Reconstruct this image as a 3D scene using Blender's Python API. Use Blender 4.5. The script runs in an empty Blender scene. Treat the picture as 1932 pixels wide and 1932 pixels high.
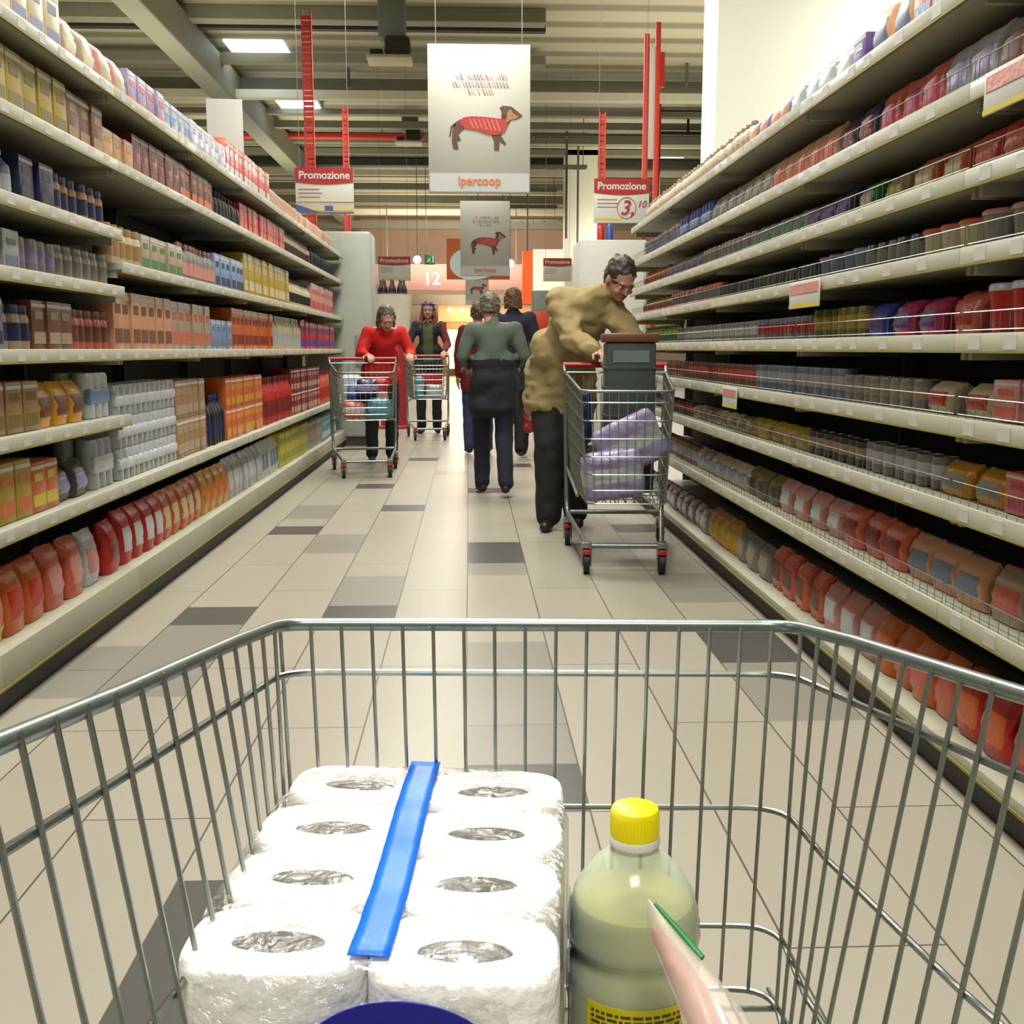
import bpy, bmesh, math, random
from mathutils import Vector, Matrix, Quaternion
random.seed(7)
R = math.radians
S = bpy.context.scene
COL = S.collection
PI = math.pi

# ------------------------------------------------------------------ camera
FPX, CX, CY = 2000.0, 966.0, 966.0
HC = 1.10
TH = math.atan(308 / FPX)
PSI = R(2.293)
cam_data = bpy.data.cameras.new('camera')
cam_data.sensor_width = 36
cam_data.lens = 36 * FPX / 1932
cam_data.clip_start = 0.02
cam_data.clip_end = 200
cam = bpy.data.objects.new('camera', cam_data)
COL.objects.link(cam)
cam.location = (0, 0, HC)
cam.rotation_euler = (PI / 2 - TH, 0, -PSI)
S.camera = cam

# ------------------------------------------------------------------ world, exposure, large lights
S.view_settings.view_transform = 'Standard'
S.view_settings.look = 'None'
S.view_settings.exposure = 0.18
S.view_settings.gamma = 1.0
w = bpy.data.worlds.new('world')
S.world = w
w.use_nodes = True
w.node_tree.nodes['Background'].inputs[0].default_value = (0.9, 0.93, 0.8, 1)
w.node_tree.nodes['Background'].inputs[1].default_value = 0.25

def area(name, loc, size, power, color=(1.0, 0.97, 0.86), rot=(0, 0, 0)):
    l = bpy.data.lights.new(name, 'AREA')
    l.shape = 'RECTANGLE'
    l.size, l.size_y = size
    l.energy = power
    l.color = color
    o = bpy.data.objects.new(name, l)
    COL.objects.link(o)
    o.location = loc
    o.rotation_euler = rot
    return o

LW = (1.0, 0.975, 0.90)
# rows of fluorescent lamps hanging over the aisles
for k, yy in enumerate((-2.0, 2.0, 6.0, 10.0, 14.0)):
    area('aisle_lamp_light', (-0.1, yy, 5.2), (1.6, 1.2), 235, LW)
for k, (xx, yy) in enumerate(((-6, 4), (6.5, 4), (-6, 14), (6, 16), (-6, 24), (0, 22), (6, 26), (-6, 34), (0, 32), (6, 36), (0, 41))):
    area('hall_lamp_light', (xx, yy, 5.0), (2.2, 2.2), 210, LW)
# added fill lights facing up, only there to brighten the roof
for k, (xx, yy) in enumerate(((-5, 17), (4.5, 18.5), (-4.5, 27), (4.5, 29), (-2.5, 37))):
    area('roof_fill_light', (xx, yy, 3.4), (3.0, 3.0), 130, (1.0, 0.95, 0.76), (PI, 0, 0))
area('far_wall_fill', (0, 37.5, 4.6), (6, 1.5), 420, (1.0, .86, .70), (R(62), 0, 0))  # added fill, tilted at the far wall to brighten it
# lamp that washes the white partition behind the right rack
area('partition_wash', (4.3, 8.3, 3.6), (1.2, .5), 48, (.96, 1.0, .93), (R(72), 0, 0))

# ------------------------------------------------------------------ colour and materials
def lin(c):
    out = []
    for v in c:
        v = v / 255.0
        out.append(v / 12.92 if v <= 0.04045 else ((v + 0.055) / 1.055) ** 2.4)
    return (out[0], out[1], out[2], 1.0)

MATS = {}
KEEP = ('tissue', 'yellow cap', 'blue strip', 'bulkhead', 'white wall', 'roof beam', 'pale duct', 'lamp housing', 'navy print', 'bottle label', 'pale yellow', 'lit ', 'white ring', 'far wall', 'pale wall', 'green seam', 'cardboard', 'zinc', 'blue grey', 'tub white', 'red painted')
KF = 0.60
def mat(name, rgb, rough=0.5, metal=0.0, noise=0.12, scale=9.0, emit=None, estr=0.0, trans=0.0, alpha=1.0, coat=0.0, bump=0.0, bscale=40, ior=1.45):
    if name in MATS:
        return MATS[name]
    m = bpy.data.materials.new(name)
    m.use_nodes = True
    nt = m.node_tree
    b = nt.nodes['Principled BSDF']
    c = lin(rgb)
    if not name.startswith(KEEP):
        c = tuple(v * (.74 if name.startswith('pack ') else KF) for v in c[:3]) + (1,)
    tc = nt.nodes.new('ShaderNodeTexCoord')
    nz = nt.nodes.new('ShaderNodeTexNoise')
    nz.inputs['Scale'].default_value = scale
    nz.inputs['Detail'].default_value = 3
    nt.links.new(tc.outputs['Object'], nz.inputs['Vector'])
    mx = nt.nodes.new('ShaderNodeMix')
    mx.data_type = 'RGBA'
    mx.inputs[6].default_value = tuple(v * (1 - noise) for v in c[:3]) + (1,)
    mx.inputs[7].default_value = tuple(min(1, v * (1 + noise)) for v in c[:3]) + (1,)
    nt.links.new(nz.outputs['Fac'], mx.inputs[0])
    nt.links.new(mx.outputs[2], b.inputs['Base Color'])
    b.inputs['Roughness'].default_value = rough
    b.inputs['Metallic'].default_value = metal
    b.inputs['Transmission Weight'].default_value = trans
    b.inputs['Alpha'].default_value = alpha
    b.inputs['Coat Weight'].default_value = coat
    b.inputs['IOR'].default_value = ior
    if emit:
        b.inputs['Emission Color'].default_value = lin(emit)
        b.inputs['Emission Strength'].default_value = estr
    if bump:
        n2 = nt.nodes.new('ShaderNodeTexNoise')
        n2.inputs['Scale'].default_value = bscale
        n2.inputs['Detail'].default_value = 4
        nt.links.new(tc.outputs['Object'], n2.inputs['Vector'])
        bp = nt.nodes.new('ShaderNodeBump')
        bp.inputs['Strength'].default_value = bump
        bp.inputs['Distance'].default_value = 0.01
        nt.links.new(n2.outputs['Fac'], bp.inputs['Height'])
        nt.links.new(bp.outputs['Normal'], b.inputs['Normal'])
    MATS[name] = m
    return m

# ------------------------------------------------------------------ pixel helpers (photograph frame 1932)
ST, CT = math.sin(TH), math.cos(TH)
SP, CP = math.sin(PSI), math.cos(PSI)
def ray_local(px, py):
    a = (px - CX) / FPX
    d = (py - CY) / FPX
    return a, CT - d * ST, ST + d * CT          # right, forward, down
def ray(px, py):
    a, f, d = ray_local(px, py)
    return Vector((a * CP + f * SP, -a * SP + f * CP, -d))
def atY(px, py, Y):
    r = ray(px, py)
    t = Y / r.y
    return Vector((r.x * t, Y, HC + r.z * t))
def atX(px, py, X):
    r = ray(px, py)
    t = X / r.x
    return Vector((X, r.y * t, HC + r.z * t))
def locF(px, py, F):                             # in the frame that looks along the camera heading
    a, f, d = ray_local(px, py)
    t = F / f
    return Vector((a * t, F, HC - d * t))

# ------------------------------------------------------------------ mesh builder
class MB:
    def __init__(s):
        s.v, s.f, s.m, s.mi, s.M = [], [], [], 0, None
    def add(s, vs, fs):
        n = len(s.v)
        for p in vs:
            p = Vector(p)
            if s.M is not None:
                p = s.M @ p
            s.v.append(p)
        for f in fs:
            s.f.append([n + i for i in f])
            s.m.append(s.mi)
        return s
    def box(s, x0, x1, y0, y1, z0, z1, bev=0.0):
        if bev <= 0:
            vs = [(x, y, z) for z in (z0, z1) for y in (y0, y1) for x in (x0, x1)]
            fs = [(0, 2, 3, 1), (4, 5, 7, 6), (0, 1, 5, 4), (2, 6, 7, 3), (0, 4, 6, 2), (1, 3, 7, 5)]
            return s.add(vs, fs)
        b = min(bev, (x1 - x0) * .45, (y1 - y0) * .45, (z1 - z0) * .45)
        bm = bmesh.new()
        bmesh.ops.create_cube(bm, size=1)
        for v in bm.verts:
            v.co = Vector(((x0 + x1) / 2 + v.co.x * (x1 - x0), (y0 + y1) / 2 + v.co.y * (y1 - y0), (z0 + z1) / 2 + v.co.z * (z1 - z0)))
        bmesh.ops.bevel(bm, geom=bm.edges[:], offset=b, segments=2, affect='EDGES', profile=0.5)
        return s.from_bm(bm)
    def from_bm(s, bm):
        bm.verts.index_update()
        s.add([v.co.copy() for v in bm.verts], [[v.index for v in f.verts] for f in bm.faces])
        bm.free()
        return s
    def tube(s, pts, r, n=8, closed=False, cap=True, r2=None):
        pts = [Vector(p) for p in pts]
        N = len(pts)
        up = None
        rings = []
        for i, p in enumerate(pts):
            if closed:
                t = (pts[(i + 1) % N] - pts[i - 1])
            else:
                t = pts[min(i + 1, N - 1)] - pts[max(i - 1, 0)]
            t.normalize()
            if up is None:
                up = Vector((0, 0, 1)) if abs(t.z) < .9 else Vector((1, 0, 0))
            a = t.cross(up)
            if a.length < 1e-5:
                a = t.cross(Vector((0, 1, 0.01)))
            a.normalize()
            b = a.cross(t).normalized()
            up = b
            rr = r if r2 is None else r + (r2 - r) * i / max(1, N - 1)
            if isinstance(r, (list, tuple)):
                rr = r[i]
            rings.append([p + (a * math.cos(2 * PI * k / n) + b * math.sin(2 * PI * k / n)) * rr for k in range(n)])
        vs = [q for ring in rings for q in ring]
        fs = []
        L = N if closed else N - 1
        for i in range(L):
            j = (i + 1) % N
            for k in range(n):
                k2 = (k + 1) % n
                fs.append((i * n + k, j * n + k, j * n + k2, i * n + k2))
        if cap and not closed:
            fs.append(tuple(range(n)))
            fs.append(tuple((N - 1) * n + k for k in reversed(range(n))))
        return s.add(vs, fs)
    def lathe(s, prof, c=(0, 0, 0), n=24, sx=1.0, sy=1.0, ex=2.0):
        vs, fs = [], []
        for (r, z) in prof:
            for k in range(n):
                a = 2 * PI * k / n
                ca, sa = math.cos(a), math.sin(a)
                if ex != 2.0:
                    ca = math.copysign(abs(ca) ** (2 / ex), ca)
                    sa = math.copysign(abs(sa) ** (2 / ex), sa)
                vs.append((c[0] + r * sx * ca, c[1] + r * sy * sa, c[2] + z))
        for i in range(len(prof) - 1):
            for k in range(n):
                k2 = (k + 1) % n
                fs.append((i * n + k, i * n + k2, (i + 1) * n + k2, (i + 1) * n + k))
        fs.append(tuple(reversed(range(n))))
        fs.append(tuple((len(prof) - 1) * n + k for k in range(n)))
        return s.add(vs, fs)
    def ell(s, c, rad, seg=16, rings=10, Mx=None):
        vs, fs = [], []
        for i in range(1, rings):
            t = PI * i / rings
            for k in range(seg):
                a = 2 * PI * k / seg
                vs.append(Vector((rad[0] * math.sin(t) * math.cos(a), rad[1] * math.sin(t) * math.sin(a), rad[2] * math.cos(t))))
        top, bot = len(vs), len(vs) + 1
        vs += [Vector((0, 0, rad[2])), Vector((0, 0, -rad[2]))]
        if Mx is not None:
            vs = [Mx @ v for v in vs]
        vs = [v + Vector(c) for v in vs]
        for i in range(rings - 2):
            for k in range(seg):
                k2 = (k + 1) % seg
                fs.append((i * seg + k, (i + 1) * seg + k, (i + 1) * seg + k2, i * seg + k2))
        for k in range(seg):
            k2 = (k + 1) % seg
            fs.append((top, k, k2))
            fs.append((bot, (rings - 2) * seg + k2, (rings - 2) * seg + k))
        return s.add(vs, fs)
    def capsule(s, p, q, r0, r1, n=12):
        p, q = Vector(p), Vector(q)
        s.tube([p, q], [r0, r1], n)
        s.ell(p, (r0, r0, r0), n, 8)
        s.ell(q, (r1, r1, r1), n, 8)
        return s
    def prism(s, poly, y0, y1):                  # polygon in x,z extruded along y
        n = len(poly)
        vs = [(x, y0, z) for x, z in poly] + [(x, y1, z) for x, z in poly]
        fs = [tuple(range(n)), tuple(reversed(range(n, 2 * n)))]
        for i in range(n):
            j = (i + 1) % n
            fs.append((i, i + n, j + n, j))
        return s.add(vs, fs)
    def mesh(s, name, mats, smooth=True):
        me = bpy.data.meshes.new(name)
        me.from_pydata([tuple(v) for v in s.v], [], s.f)
        if not isinstance(mats, (list, tuple)):
            mats = [mats]
        for m in mats:
            me.materials.append(m)
        me.polygons.foreach_set('material_index', s.m)
        me.update()
        bm = bmesh.new()
        bm.from_mesh(me)
        bmesh.ops.recalc_face_normals(bm, faces=bm.faces)
        bm.to_mesh(me)
        bm.free()
        if smooth:
            me.shade_smooth()
            try:
                me.set_sharp_from_angle(angle=R(38))
            except Exception:
                pass
        return me
    def build(s, name, mats, parent=None, smooth=True):
        o = bpy.data.objects.new(name, s.mesh(name, mats, smooth))
        COL.objects.link(o)
        if parent is not None:
            o.parent = parent
        return o

def tag(o, label, cat, group=None):
    o['label'] = label
    o['category'] = cat
    if group:
        o['group'] = group
    return o
def thing(name, label, cat, loc=(0, 0, 0), rz=0.0, group=None):
    o = bpy.data.objects.new(name, None)
    o.empty_display_size = 0.05
    COL.objects.link(o)
    o.location = loc
    o.rotation_euler = (0, 0, rz)
    return tag(o, label, cat, group)
def struct(o):
    o['kind'] = 'structure'
    return o
def rounded(pts, rad, n=5):
    pts = [Vector(p) for p in pts]
    out = [pts[0]]
    for i in range(1, len(pts) - 1):
        a, b, c = pts[i - 1], pts[i], pts[i + 1]
        r = min(rad, (a - b).length * .45, (c - b).length * .45)
        p, q = b + (a - b).normalized() * r, b + (c - b).normalized() * r
        for k in range(n + 1):
            t = k / n
            out.append(p * (1 - t) ** 2 + b * 2 * t * (1 - t) + q * t * t)
    out.append(pts[-1])
    return out
def remeshed(mb, voxel, smooth=4, noise=None):
    """fuse the overlapping volumes of mb into one continuous surface; returns (verts, faces)"""
    me = mb.mesh('tmp', [], False)
    o = bpy.data.objects.new('tmp', me)
    COL.objects.link(o)
    md = o.modifiers.new('r', 'REMESH')
    md.mode = 'VOXEL'
    md.voxel_size = voxel
    ms = o.modifiers.new('s', 'SMOOTH')
    ms.factor = 0.5
    ms.iterations = smooth
    bpy.context.view_layer.update()
    dg = bpy.context.evaluated_depsgraph_get()
    ev = o.evaluated_get(dg)
    m2 = ev.to_mesh()
    vs = [v.co.copy() for v in m2.vertices]
    fs = [tuple(p.vertices) for p in m2.polygons]
    ev.to_mesh_clear()
    bpy.data.objects.remove(o)
    bpy.data.meshes.remove(me)
    if noise:
        from mathutils import noise as nz
        amp, sc = noise
        for v in vs:
            k = nz.noise_vector(Vector((v.x * sc, v.y * sc, v.z * sc * 1.6)))
            v += k * amp
    return vs, fs
def text(s, size, mt, parent, loc, rot=(PI / 2, 0, 0), name='lettering', bold=0.0, shear=0.0, width=None, ext=0.0015, align='CENTER'):
    cu = bpy.data.curves.new(name, 'FONT')
    cu.body = s
    cu.size = size
    cu.align_x = align
    cu.align_y = 'CENTER'
    cu.extrude = ext
    cu.offset = bold
    cu.shear = shear
    tmp = bpy.data.objects.new('tmp', cu)
    COL.objects.link(tmp)
    bpy.context.view_layer.update()
    me = bpy.data.meshes.new_from_object(tmp.evaluated_get(bpy.context.evaluated_depsgraph_get()))
    bpy.data.objects.remove(tmp)
    me.materials.clear()
    me.materials.append(mt)
    o = bpy.data.objects.new(name, me)
    COL.objects.link(o)
    o.parent = parent
    o.location = loc
    o.rotation_euler = rot
    return o

# ------------------------------------------------------------------ shared materials
M_cream = mat('shelf cream', (186, 184, 160), 0.45, noise=.05)
M_rail = mat('price rail', (205, 204, 182), 0.35, noise=.05)
M_edge = mat('rail yellow edge', (150, 145, 60), 0.5)
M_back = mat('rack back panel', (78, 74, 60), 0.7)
M_kick = mat('plinth shadow grey', (62, 60, 48), 0.6)  # the kick plates are dark grey themselves
M_zinc = mat('zinc plated wire', (134, 142, 134), 0.30, metal=0.85, noise=.15, scale=60)
M_zincrim = mat('zinc plated tube', (118, 128, 122), 0.34, metal=0.7, noise=.2, scale=50)
M_white = mat('white paint', (225, 224, 212), 0.5, noise=.04)
M_black = mat('black rubber', (28, 27, 26), 0.6)
M_redpl = mat('red plastic', (190, 38, 30), 0.35)
M_grey = mat('grey metal', (120, 124, 112), 0.5)
M_dark = mat('dark metal', (62, 60, 50), 0.6)
M_red = mat('sign red', (178, 32, 34), 0.5, noise=.05)
M_orange = mat('sign orange', (228, 110, 40), 0.5, noise=.05)
M_yel = mat('sign yellow', (224, 200, 60), 0.5, noise=.05)
M_paper = mat('sign paper white', (222, 222, 210), 0.55, noise=.03)
M_rust = mat('red painted steel', (184, 44, 26), 0.5)
# ================================================================== THE SETTING
def floor_mats():
    ms = []
    for nm, rgb, var in (('floor tile light', (150, 144, 129), .035), ('floor tile grey', (128, 124, 113), .03), ('floor tile dark', (74, 73, 68), .05)):
        m = bpy.data.materials.new(nm)
        m.use_nodes = True
        nt = m.node_tree
        b = nt.nodes['Principled BSDF']
        tc = nt.nodes.new('ShaderNodeTexCoord')
        br = nt.nodes.new('ShaderNodeTexBrick')
        br.offset = 0.5
        br.inputs['Scale'].default_value = 1.0
        br.inputs['Brick Width'].default_value = 1.2
        br.inputs['Row Height'].default_value = 0.30
        br.inputs['Mortar Size'].default_value = 0.0028
        br.inputs['Mortar Smooth'].default_value = 0.3
        br.inputs['Color1'].default_value = tuple(v * (1 - var) for v in lin(rgb)[:3]) + (1,)
        br.inputs['Color2'].default_value = tuple(v * (1 + var) for v in lin(rgb)[:3]) + (1,)
        br.inputs['Mortar'].default_value = lin((78, 74, 62))
        mp = nt.nodes.new('ShaderNodeMapping')
        mp.inputs['Location'].default_value = (0, 0.015, 0)
        mp.inputs['Rotation'].default_value = (0, 0, R(90))
        nt.links.new(tc.outputs['Object'], mp.inputs['Vector'])
        nt.links.new(mp.outputs['Vector'], br.inputs['Vector'])
        nz = nt.nodes.new('ShaderNodeTexNoise')
        nz.inputs['Scale'].default_value = 2.5
        nz.inputs['Detail'].default_value = 5
        nt.links.new(tc.outputs['Object'], nz.inputs['Vector'])
        mr = nt.nodes.new('ShaderNodeMapRange')
        mr.inputs['To Min'].default_value = .93
        mr.inputs['To Max'].default_value = 1.06
        nt.links.new(nz.outputs['Fac'], mr.inputs['Value'])
        mx = nt.nodes.new('ShaderNodeMix')
        mx.data_type = 'RGBA'
        mx.blend_type = 'MULTIPLY'
        mx.inputs[0].default_value = 1.0
        nt.links.new(br.outputs['Color'], mx.inputs[6])
        nt.links.new(mr.outputs['Result'], mx.inputs[7])
        nt.links.new(mx.outputs[2], b.inputs['Base Color'])
        b.inputs['Roughness'].default_value = 0.32
        b.inputs['Specular IOR Level'].default_value = 0.4
        ms.append(m)
    return ms
fm = floor_mats()
mb = MB()
x0g, nx, ny, ts = -0.015 - 0.3 * 6, 12, 60, 0.30
DARK = {(4, 4.2, 4.8): 2}
def tile_kind(cx, cy):
    c = round((cx - x0g - .15) / .3)             # column; 6 is the one under the vanishing point
    for (cc, a, b, k) in ((6, 2.3, 2.62, 2), (6, 2.62, 3.9, 1), (6, 3.9, 4.9, 0), (6, 5.55, 5.95, 2), (6, 5.0, 5.5, 1), (6, 8.1, 8.5, 2), (6, 11.6, 12.0, 2),
                          (4, 4.15, 4.55, 2), (4, 4.55, 5.0, 1), (4, 7.2, 7.5, 2), (4, 1.4, 1.95, 2), (4, 10.4, 10.8, 2), (5, 9.3, 9.6, 1),  # nearest dark entry: floor simply darker left of the trolley
                          (2, 4.2, 4.5, 2), (2, 3.3, 4.1, 1), (1, 3.3, 3.9, 1), (2, 6.3, 6.7, 2), (2, 6.9, 7.5, 1), (3, 5.7, 6.2, 1), (3, 8.4, 8.8, 2),
                          (9, 3.6, 4.1, 2), (9, 3.1, 3.6, 1), (9, 6.3, 6.7, 2), (8, 5.4, 5.9, 1), (8, 8.9, 9.2, 2), (9, 4.4, 5.2, 1), (7, 9.9, 10.2, 2), (10, 4.6, 5.1, 1)):
        if c == cc and a <= cy < b:
            return k
    return 0
for i in range(nx):
    for j in range(ny):
        a, b = x0g + i * ts, j * ts
        mb.mi = tile_kind(a + .15, b + .15)
        mb.add([(a, b, 0), (a + ts, b, 0), (a + ts, b + ts, 0), (a, b + ts, 0)], [(0, 1, 2, 3)])
mb.mi = 0
xa, xb, ya, yb = x0g, x0g + nx * ts, 0.0, ny * ts
for (a, b, c, d) in ((-16, xa, -6, 47), (xb, 16, -6, 47), (xa, xb, -6, 0), (xa, xb, yb, 47)):
    mb.add([(a, c, 0), (b, c, 0), (b, d, 0), (a, d, 0)], [(0, 1, 2, 3)])
fl = struct(mb.build('floor', fm, None, False))

# roof: ribbed sheet panels
ZC = 6.5
def ribbed(name, rgb, rgb2, scale, rough=.6):
    m = bpy.data.materials.new(name)
    m.use_nodes = True
    nt = m.node_tree
    b = nt.nodes['Principled BSDF']
    tc = nt.nodes.new('ShaderNodeTexCoord')
    wv = nt.nodes.new('ShaderNodeTexWave')
    wv.bands_direction = 'Y'
    wv.inputs['Scale'].default_value = scale
    wv.inputs['Distortion'].default_value = 0.15
    wv.inputs['Detail'].default_value = 1
    nt.links.new(tc.outputs['Object'], wv.inputs['Vector'])
    cr = nt.nodes.new('ShaderNodeValToRGB')
    cr.color_ramp.elements[0].position = .15
    cr.color_ramp.elements[0].color = lin(rgb2)
    cr.color_ramp.elements[1].position = .45
    cr.color_ramp.elements[1].color = lin(rgb)
    nt.links.new(wv.outputs['Color'], cr.inputs['Fac'])
    nt.links.new(cr.outputs['Color'], b.inputs['Base Color'])
    b.inputs['Roughness'].default_value = rough
    return m
M_roof = ribbed('roof ribbed panel', (178, 172, 146), (128, 124, 102), 0.35)
mb = MB().box(-16, 16, -6, 47, ZC, ZC + .2)
struct(mb.build('ceiling', M_roof, None, False))
M_wallb = mat('far wall rose beige', (186, 160, 140), .7, noise=.12, scale=1.2)
M_wallp = mat('pale wall panel', (176, 168, 138), .7, noise=.08, scale=1.0)
M_wallw = mat('white wall', (232, 232, 214), .6, noise=.03, scale=1)
struct(MB().box(-16, 16, 46, 46.3, 0, ZC).build('wall_back', M_wallb, None, False))
struct(MB().box(-16.3, -16, -6, 47, 0, ZC).build('wall_left', M_wallp, None, False))
struct(MB().box(16, 16.3, -6, 47, 0, ZC).build('wall_right', M_wallp, None, False))
# the white partition that stands behind the right rack
xl = atY(1352, 150, 9.2).x
struct(MB().box(xl, xl + 3.6, 9.2, 9.75, 0, ZC).build('wall_partition', M_wallw, None, False))
pillar_x0, pillar_x1 = atY(1068, 300, 30).x, atY(1128, 300, 30).x
struct(MB().box(pillar_x0, pillar_x1, 30, 30.8, 0, ZC).build('wall_column', M_wallw, None, False))
p0, p1 = atY(1030, 0, 23.5), atY(1330, 165, 23.5)
mb = MB()
mb.mi = 0
mb.box(p0.x, p1.x + 1, 23.5, 23.7, p1.z, ZC)
mb.mi = 1
for px in (1075, 1155, 1200, 1260):
    q = atY(px, 80, 23.5).x
    mb.box(q - .015, q + .015, 23.48, 23.5, p1.z, ZC)
struct(mb.build('wall_bulkhead', [mat('bulkhead panel', (172, 168, 140), .7, noise=.06, scale=1), M_dark], None, False))

# transverse girders and pipes under the roof
M_beam = mat('roof beam', (124, 124, 106), .65, noise=.1, scale=2)
M_beam2 = mat('pale duct', (196, 192, 172), .55, noise=.08, scale=2)
n = 0
for (v, h, dp, mt, Y) in ((20, .22, .3, M_beam, 18.0), (52, .10, .15, M_dark, 18.6), (112, .16, .25, M_beam, 20.2), (165, .30, .35, M_beam, 22.0),
                      (180, .16, .2, M_beam2, 21.4), (212, .12, .2, M_beam, 24.5), (236, .16, .2, M_beam, 25.5), (262, .22, .25, M_beam, 28),
                      (286, .16, .2, M_beam, 30), (306, .20, .3, M_dark, 31.5), (326, .16, .2, M_beam2, 33), (352, .2, .2, M_beam, 35),
                      (376, .26, .3, M_beam, 37.5), (400, .2, .3, M_beam2, 40), (424, .3, .3, M_beam, 42)):
    p = atY(885, v, Y)
    z = p.z
    x1_ = 15.9 if v not in (20, 52, 112) else atY(1030, 0, Y).x
    o = MB().box(-15.9, x1_, Y, Y + dp, min(z - h / 2, ZC - h), min(z + h / 2, ZC), .01).build('roof_beam', mt, None, False)
    struct(o)
# long diagonal-looking duct that runs with the aisle on the left
a = atY(335, 0, 17.6)
mb = MB()
mb.box(a.x - .35, a.x + .05, 15, 45, 5.75, 6.35, .03)
o = mb.build('ceiling_duct', M_beam, None, False)
struct(o)
# thin longitudinal and vertical hangers
def hang(name, label, cat, px, v0, v1, Y, r, mt, sq=False, group=None):
    p, q = atY(px, v0, Y), atY(px, v1, Y)
    p.z = min(p.z, ZC - .01)
    o = thing(name, label, cat, (p.x, Y, 0), 0, group)
    mb = MB()
    if sq:
        mb.box(-r, r, -r * .6, r * .6, q.z, p.z, .004)
    else:
        mb.tube([(0, 0, q.z), (0, 0, p.z)], r, 10)
    mb.build('rod', mt, o)
    return o, p, q
k = 0
for (px, v0, v1, Y, lb) in ((1300, -40, 165, 21.2, 'grey hanger rod close beside the white partition'), (1092, 175, 470, 29.6, 'thin grey rod in front of the white far column'),
                        (1070, 190, 450, 27, 'thin grey rod hanging left of the white column'), (955, 175, 78, 12, 'skip'),
                        (655, 30, 165, 21.8, 'grey hanger rod above the two red posts at left')):
    if lb == 'skip':
        continue
    o, p, q = hang('hanger_rod', lb, 'rod', px, v0, v1, Y, .03, M_grey)
# grid of cable trays seen right of the banners
k = 0
for (v, Y, x0, x1) in ((252, 26, 1002, 1110), (312, 29.4, 1002, 1108), (356, 33.7, 1002, 1108), (388, 36.5, 1002, 1060), (415, 39, 1002, 1060)):
    p, q = atY(x0 - 60, v, Y), atY(x1 if Y < 31 else 1052, v, Y)
    o = thing('cable_tray', ['topmost thin cable tray right of the large banner', 'second thin cable tray right of the large banner', 'third thin cable tray, beside the lower edge of the large banner',
              'upper of two far cable trays right of the second banner', 'lower of two far cable trays right of the second banner'][k], 'cable tray', (p.x, Y, p.z))
    mb = MB()
    L = q.x - p.x
    for dy in (0, .25):
        mb.box(0, L, dy, dy + .03, -.05, .03)
    for i in range(int(L / .4)):
        mb.box(i * .4, i * .4 + .03, 0, .25, -.05, -.03)
    mb.build('tray', M_grey, o)
    mb = MB()
    for xx in (.1, L - .1):
        mb.tube([(xx, .14, 0), (xx, .14, ZC - p.z - .01)], .012, 6)
    mb.build('suspension_rod', M_grey, o)
    k += 1

# roof lights
M_lit = mat('lit diffuser', (240, 248, 255), .4, emit=(225, 242, 255), estr=3.2)
M_lamphouse = mat('lamp housing', (170, 164, 140), .5)
for (px, v, Y, wd, dd, lb) in ((490, 95, 20.6, 1.05, 1.3, 'large lit roof lamp at upper left with white diffuser'), (563, 197, 24.2, .85, 1.1, 'lit roof lamp behind the left red post, smaller and lower'),
                           (1012, 108, 21.2, .34, .9, 'small lit roof lamp peeking right of the large banner'), (1268, 292, 30.5, .8, .8, 'pale round-ended lamp right of the red double post')):
    p = atY(px, v, Y)
    o = thing('roof_lamp', lb, 'lamp', (p.x, Y, p.z))
    MB().box(-wd / 2 - .05, wd / 2 + .05, -dd / 2 - .05, dd / 2 + .05, .02, .2, .03).build('housing', M_lamphouse, o)
    MB().box(-wd / 2, wd / 2, -dd / 2, dd / 2, -.02, .03, .01).build('diffuser', M_lit, o)
    mb = MB()
    for sx in (-1, 1):
        mb.tube([(sx * wd * .4, 0, .2), (sx * wd * .4, 0, ZC - p.z)], .012, 6)
    mb.build('suspension_rod', M_grey, o)
# pipes hung with a heater head, grey
M_bluegrey = mat('blue grey column', (108, 116, 108), .5)
for (px, v, Y, s, lb) in ((742, 100, 17.5, 1.0, 'grey fan heater hanging from the roof left of the large banner'), (775, 262, 26, .9, 'small dark spotlight unit hanging left of the large banner')):
    p = atY(px, v, Y)
    o = thing('ceiling_unit', lb, 'heater' if v == 100 else 'spotlight', (p.x, Y, p.z))
    MB().box(-.22 * s, .2 * s, -.2, .2, .18 * s, ZC - p.z, .03).build('stem', M_bluegrey, o)
    MB().box(-.12 * s, .27 * s, -.25, .2, -.1 * s, .2 * s, .05).box(-.36 * s, -.16 * s, -.1, .1, -.08 * s, .04 * s, .02).build('head', M_dark, o)
    MB().box(-.40 * s, .3 * s, -.3, .25, -.14 * s, -.09 * s, .01).build('mounting_plate', M_lamphouse, o)
# red sprinkler main
p, q = atY(460, 256, 27.5), atY(800, 262, 27.5)
o = thing('sprinkler_pipe', 'red sprinkler pipe running across under the roof at left', 'pipe', (p.x, 27.5, p.z))
MB().tube([(0, 0, 0), (q.x - p.x, 0, 0)], .075, 10).build('pipe', M_rust, o)
mb = MB()
for i in range(5):
    mb.tube([(.4 + i * 1.0, 0, 0), (.4 + i * 1.0, 0, ZC - p.z)], .015, 6)
mb.build('pipe_hanger', M_grey, o)

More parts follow.
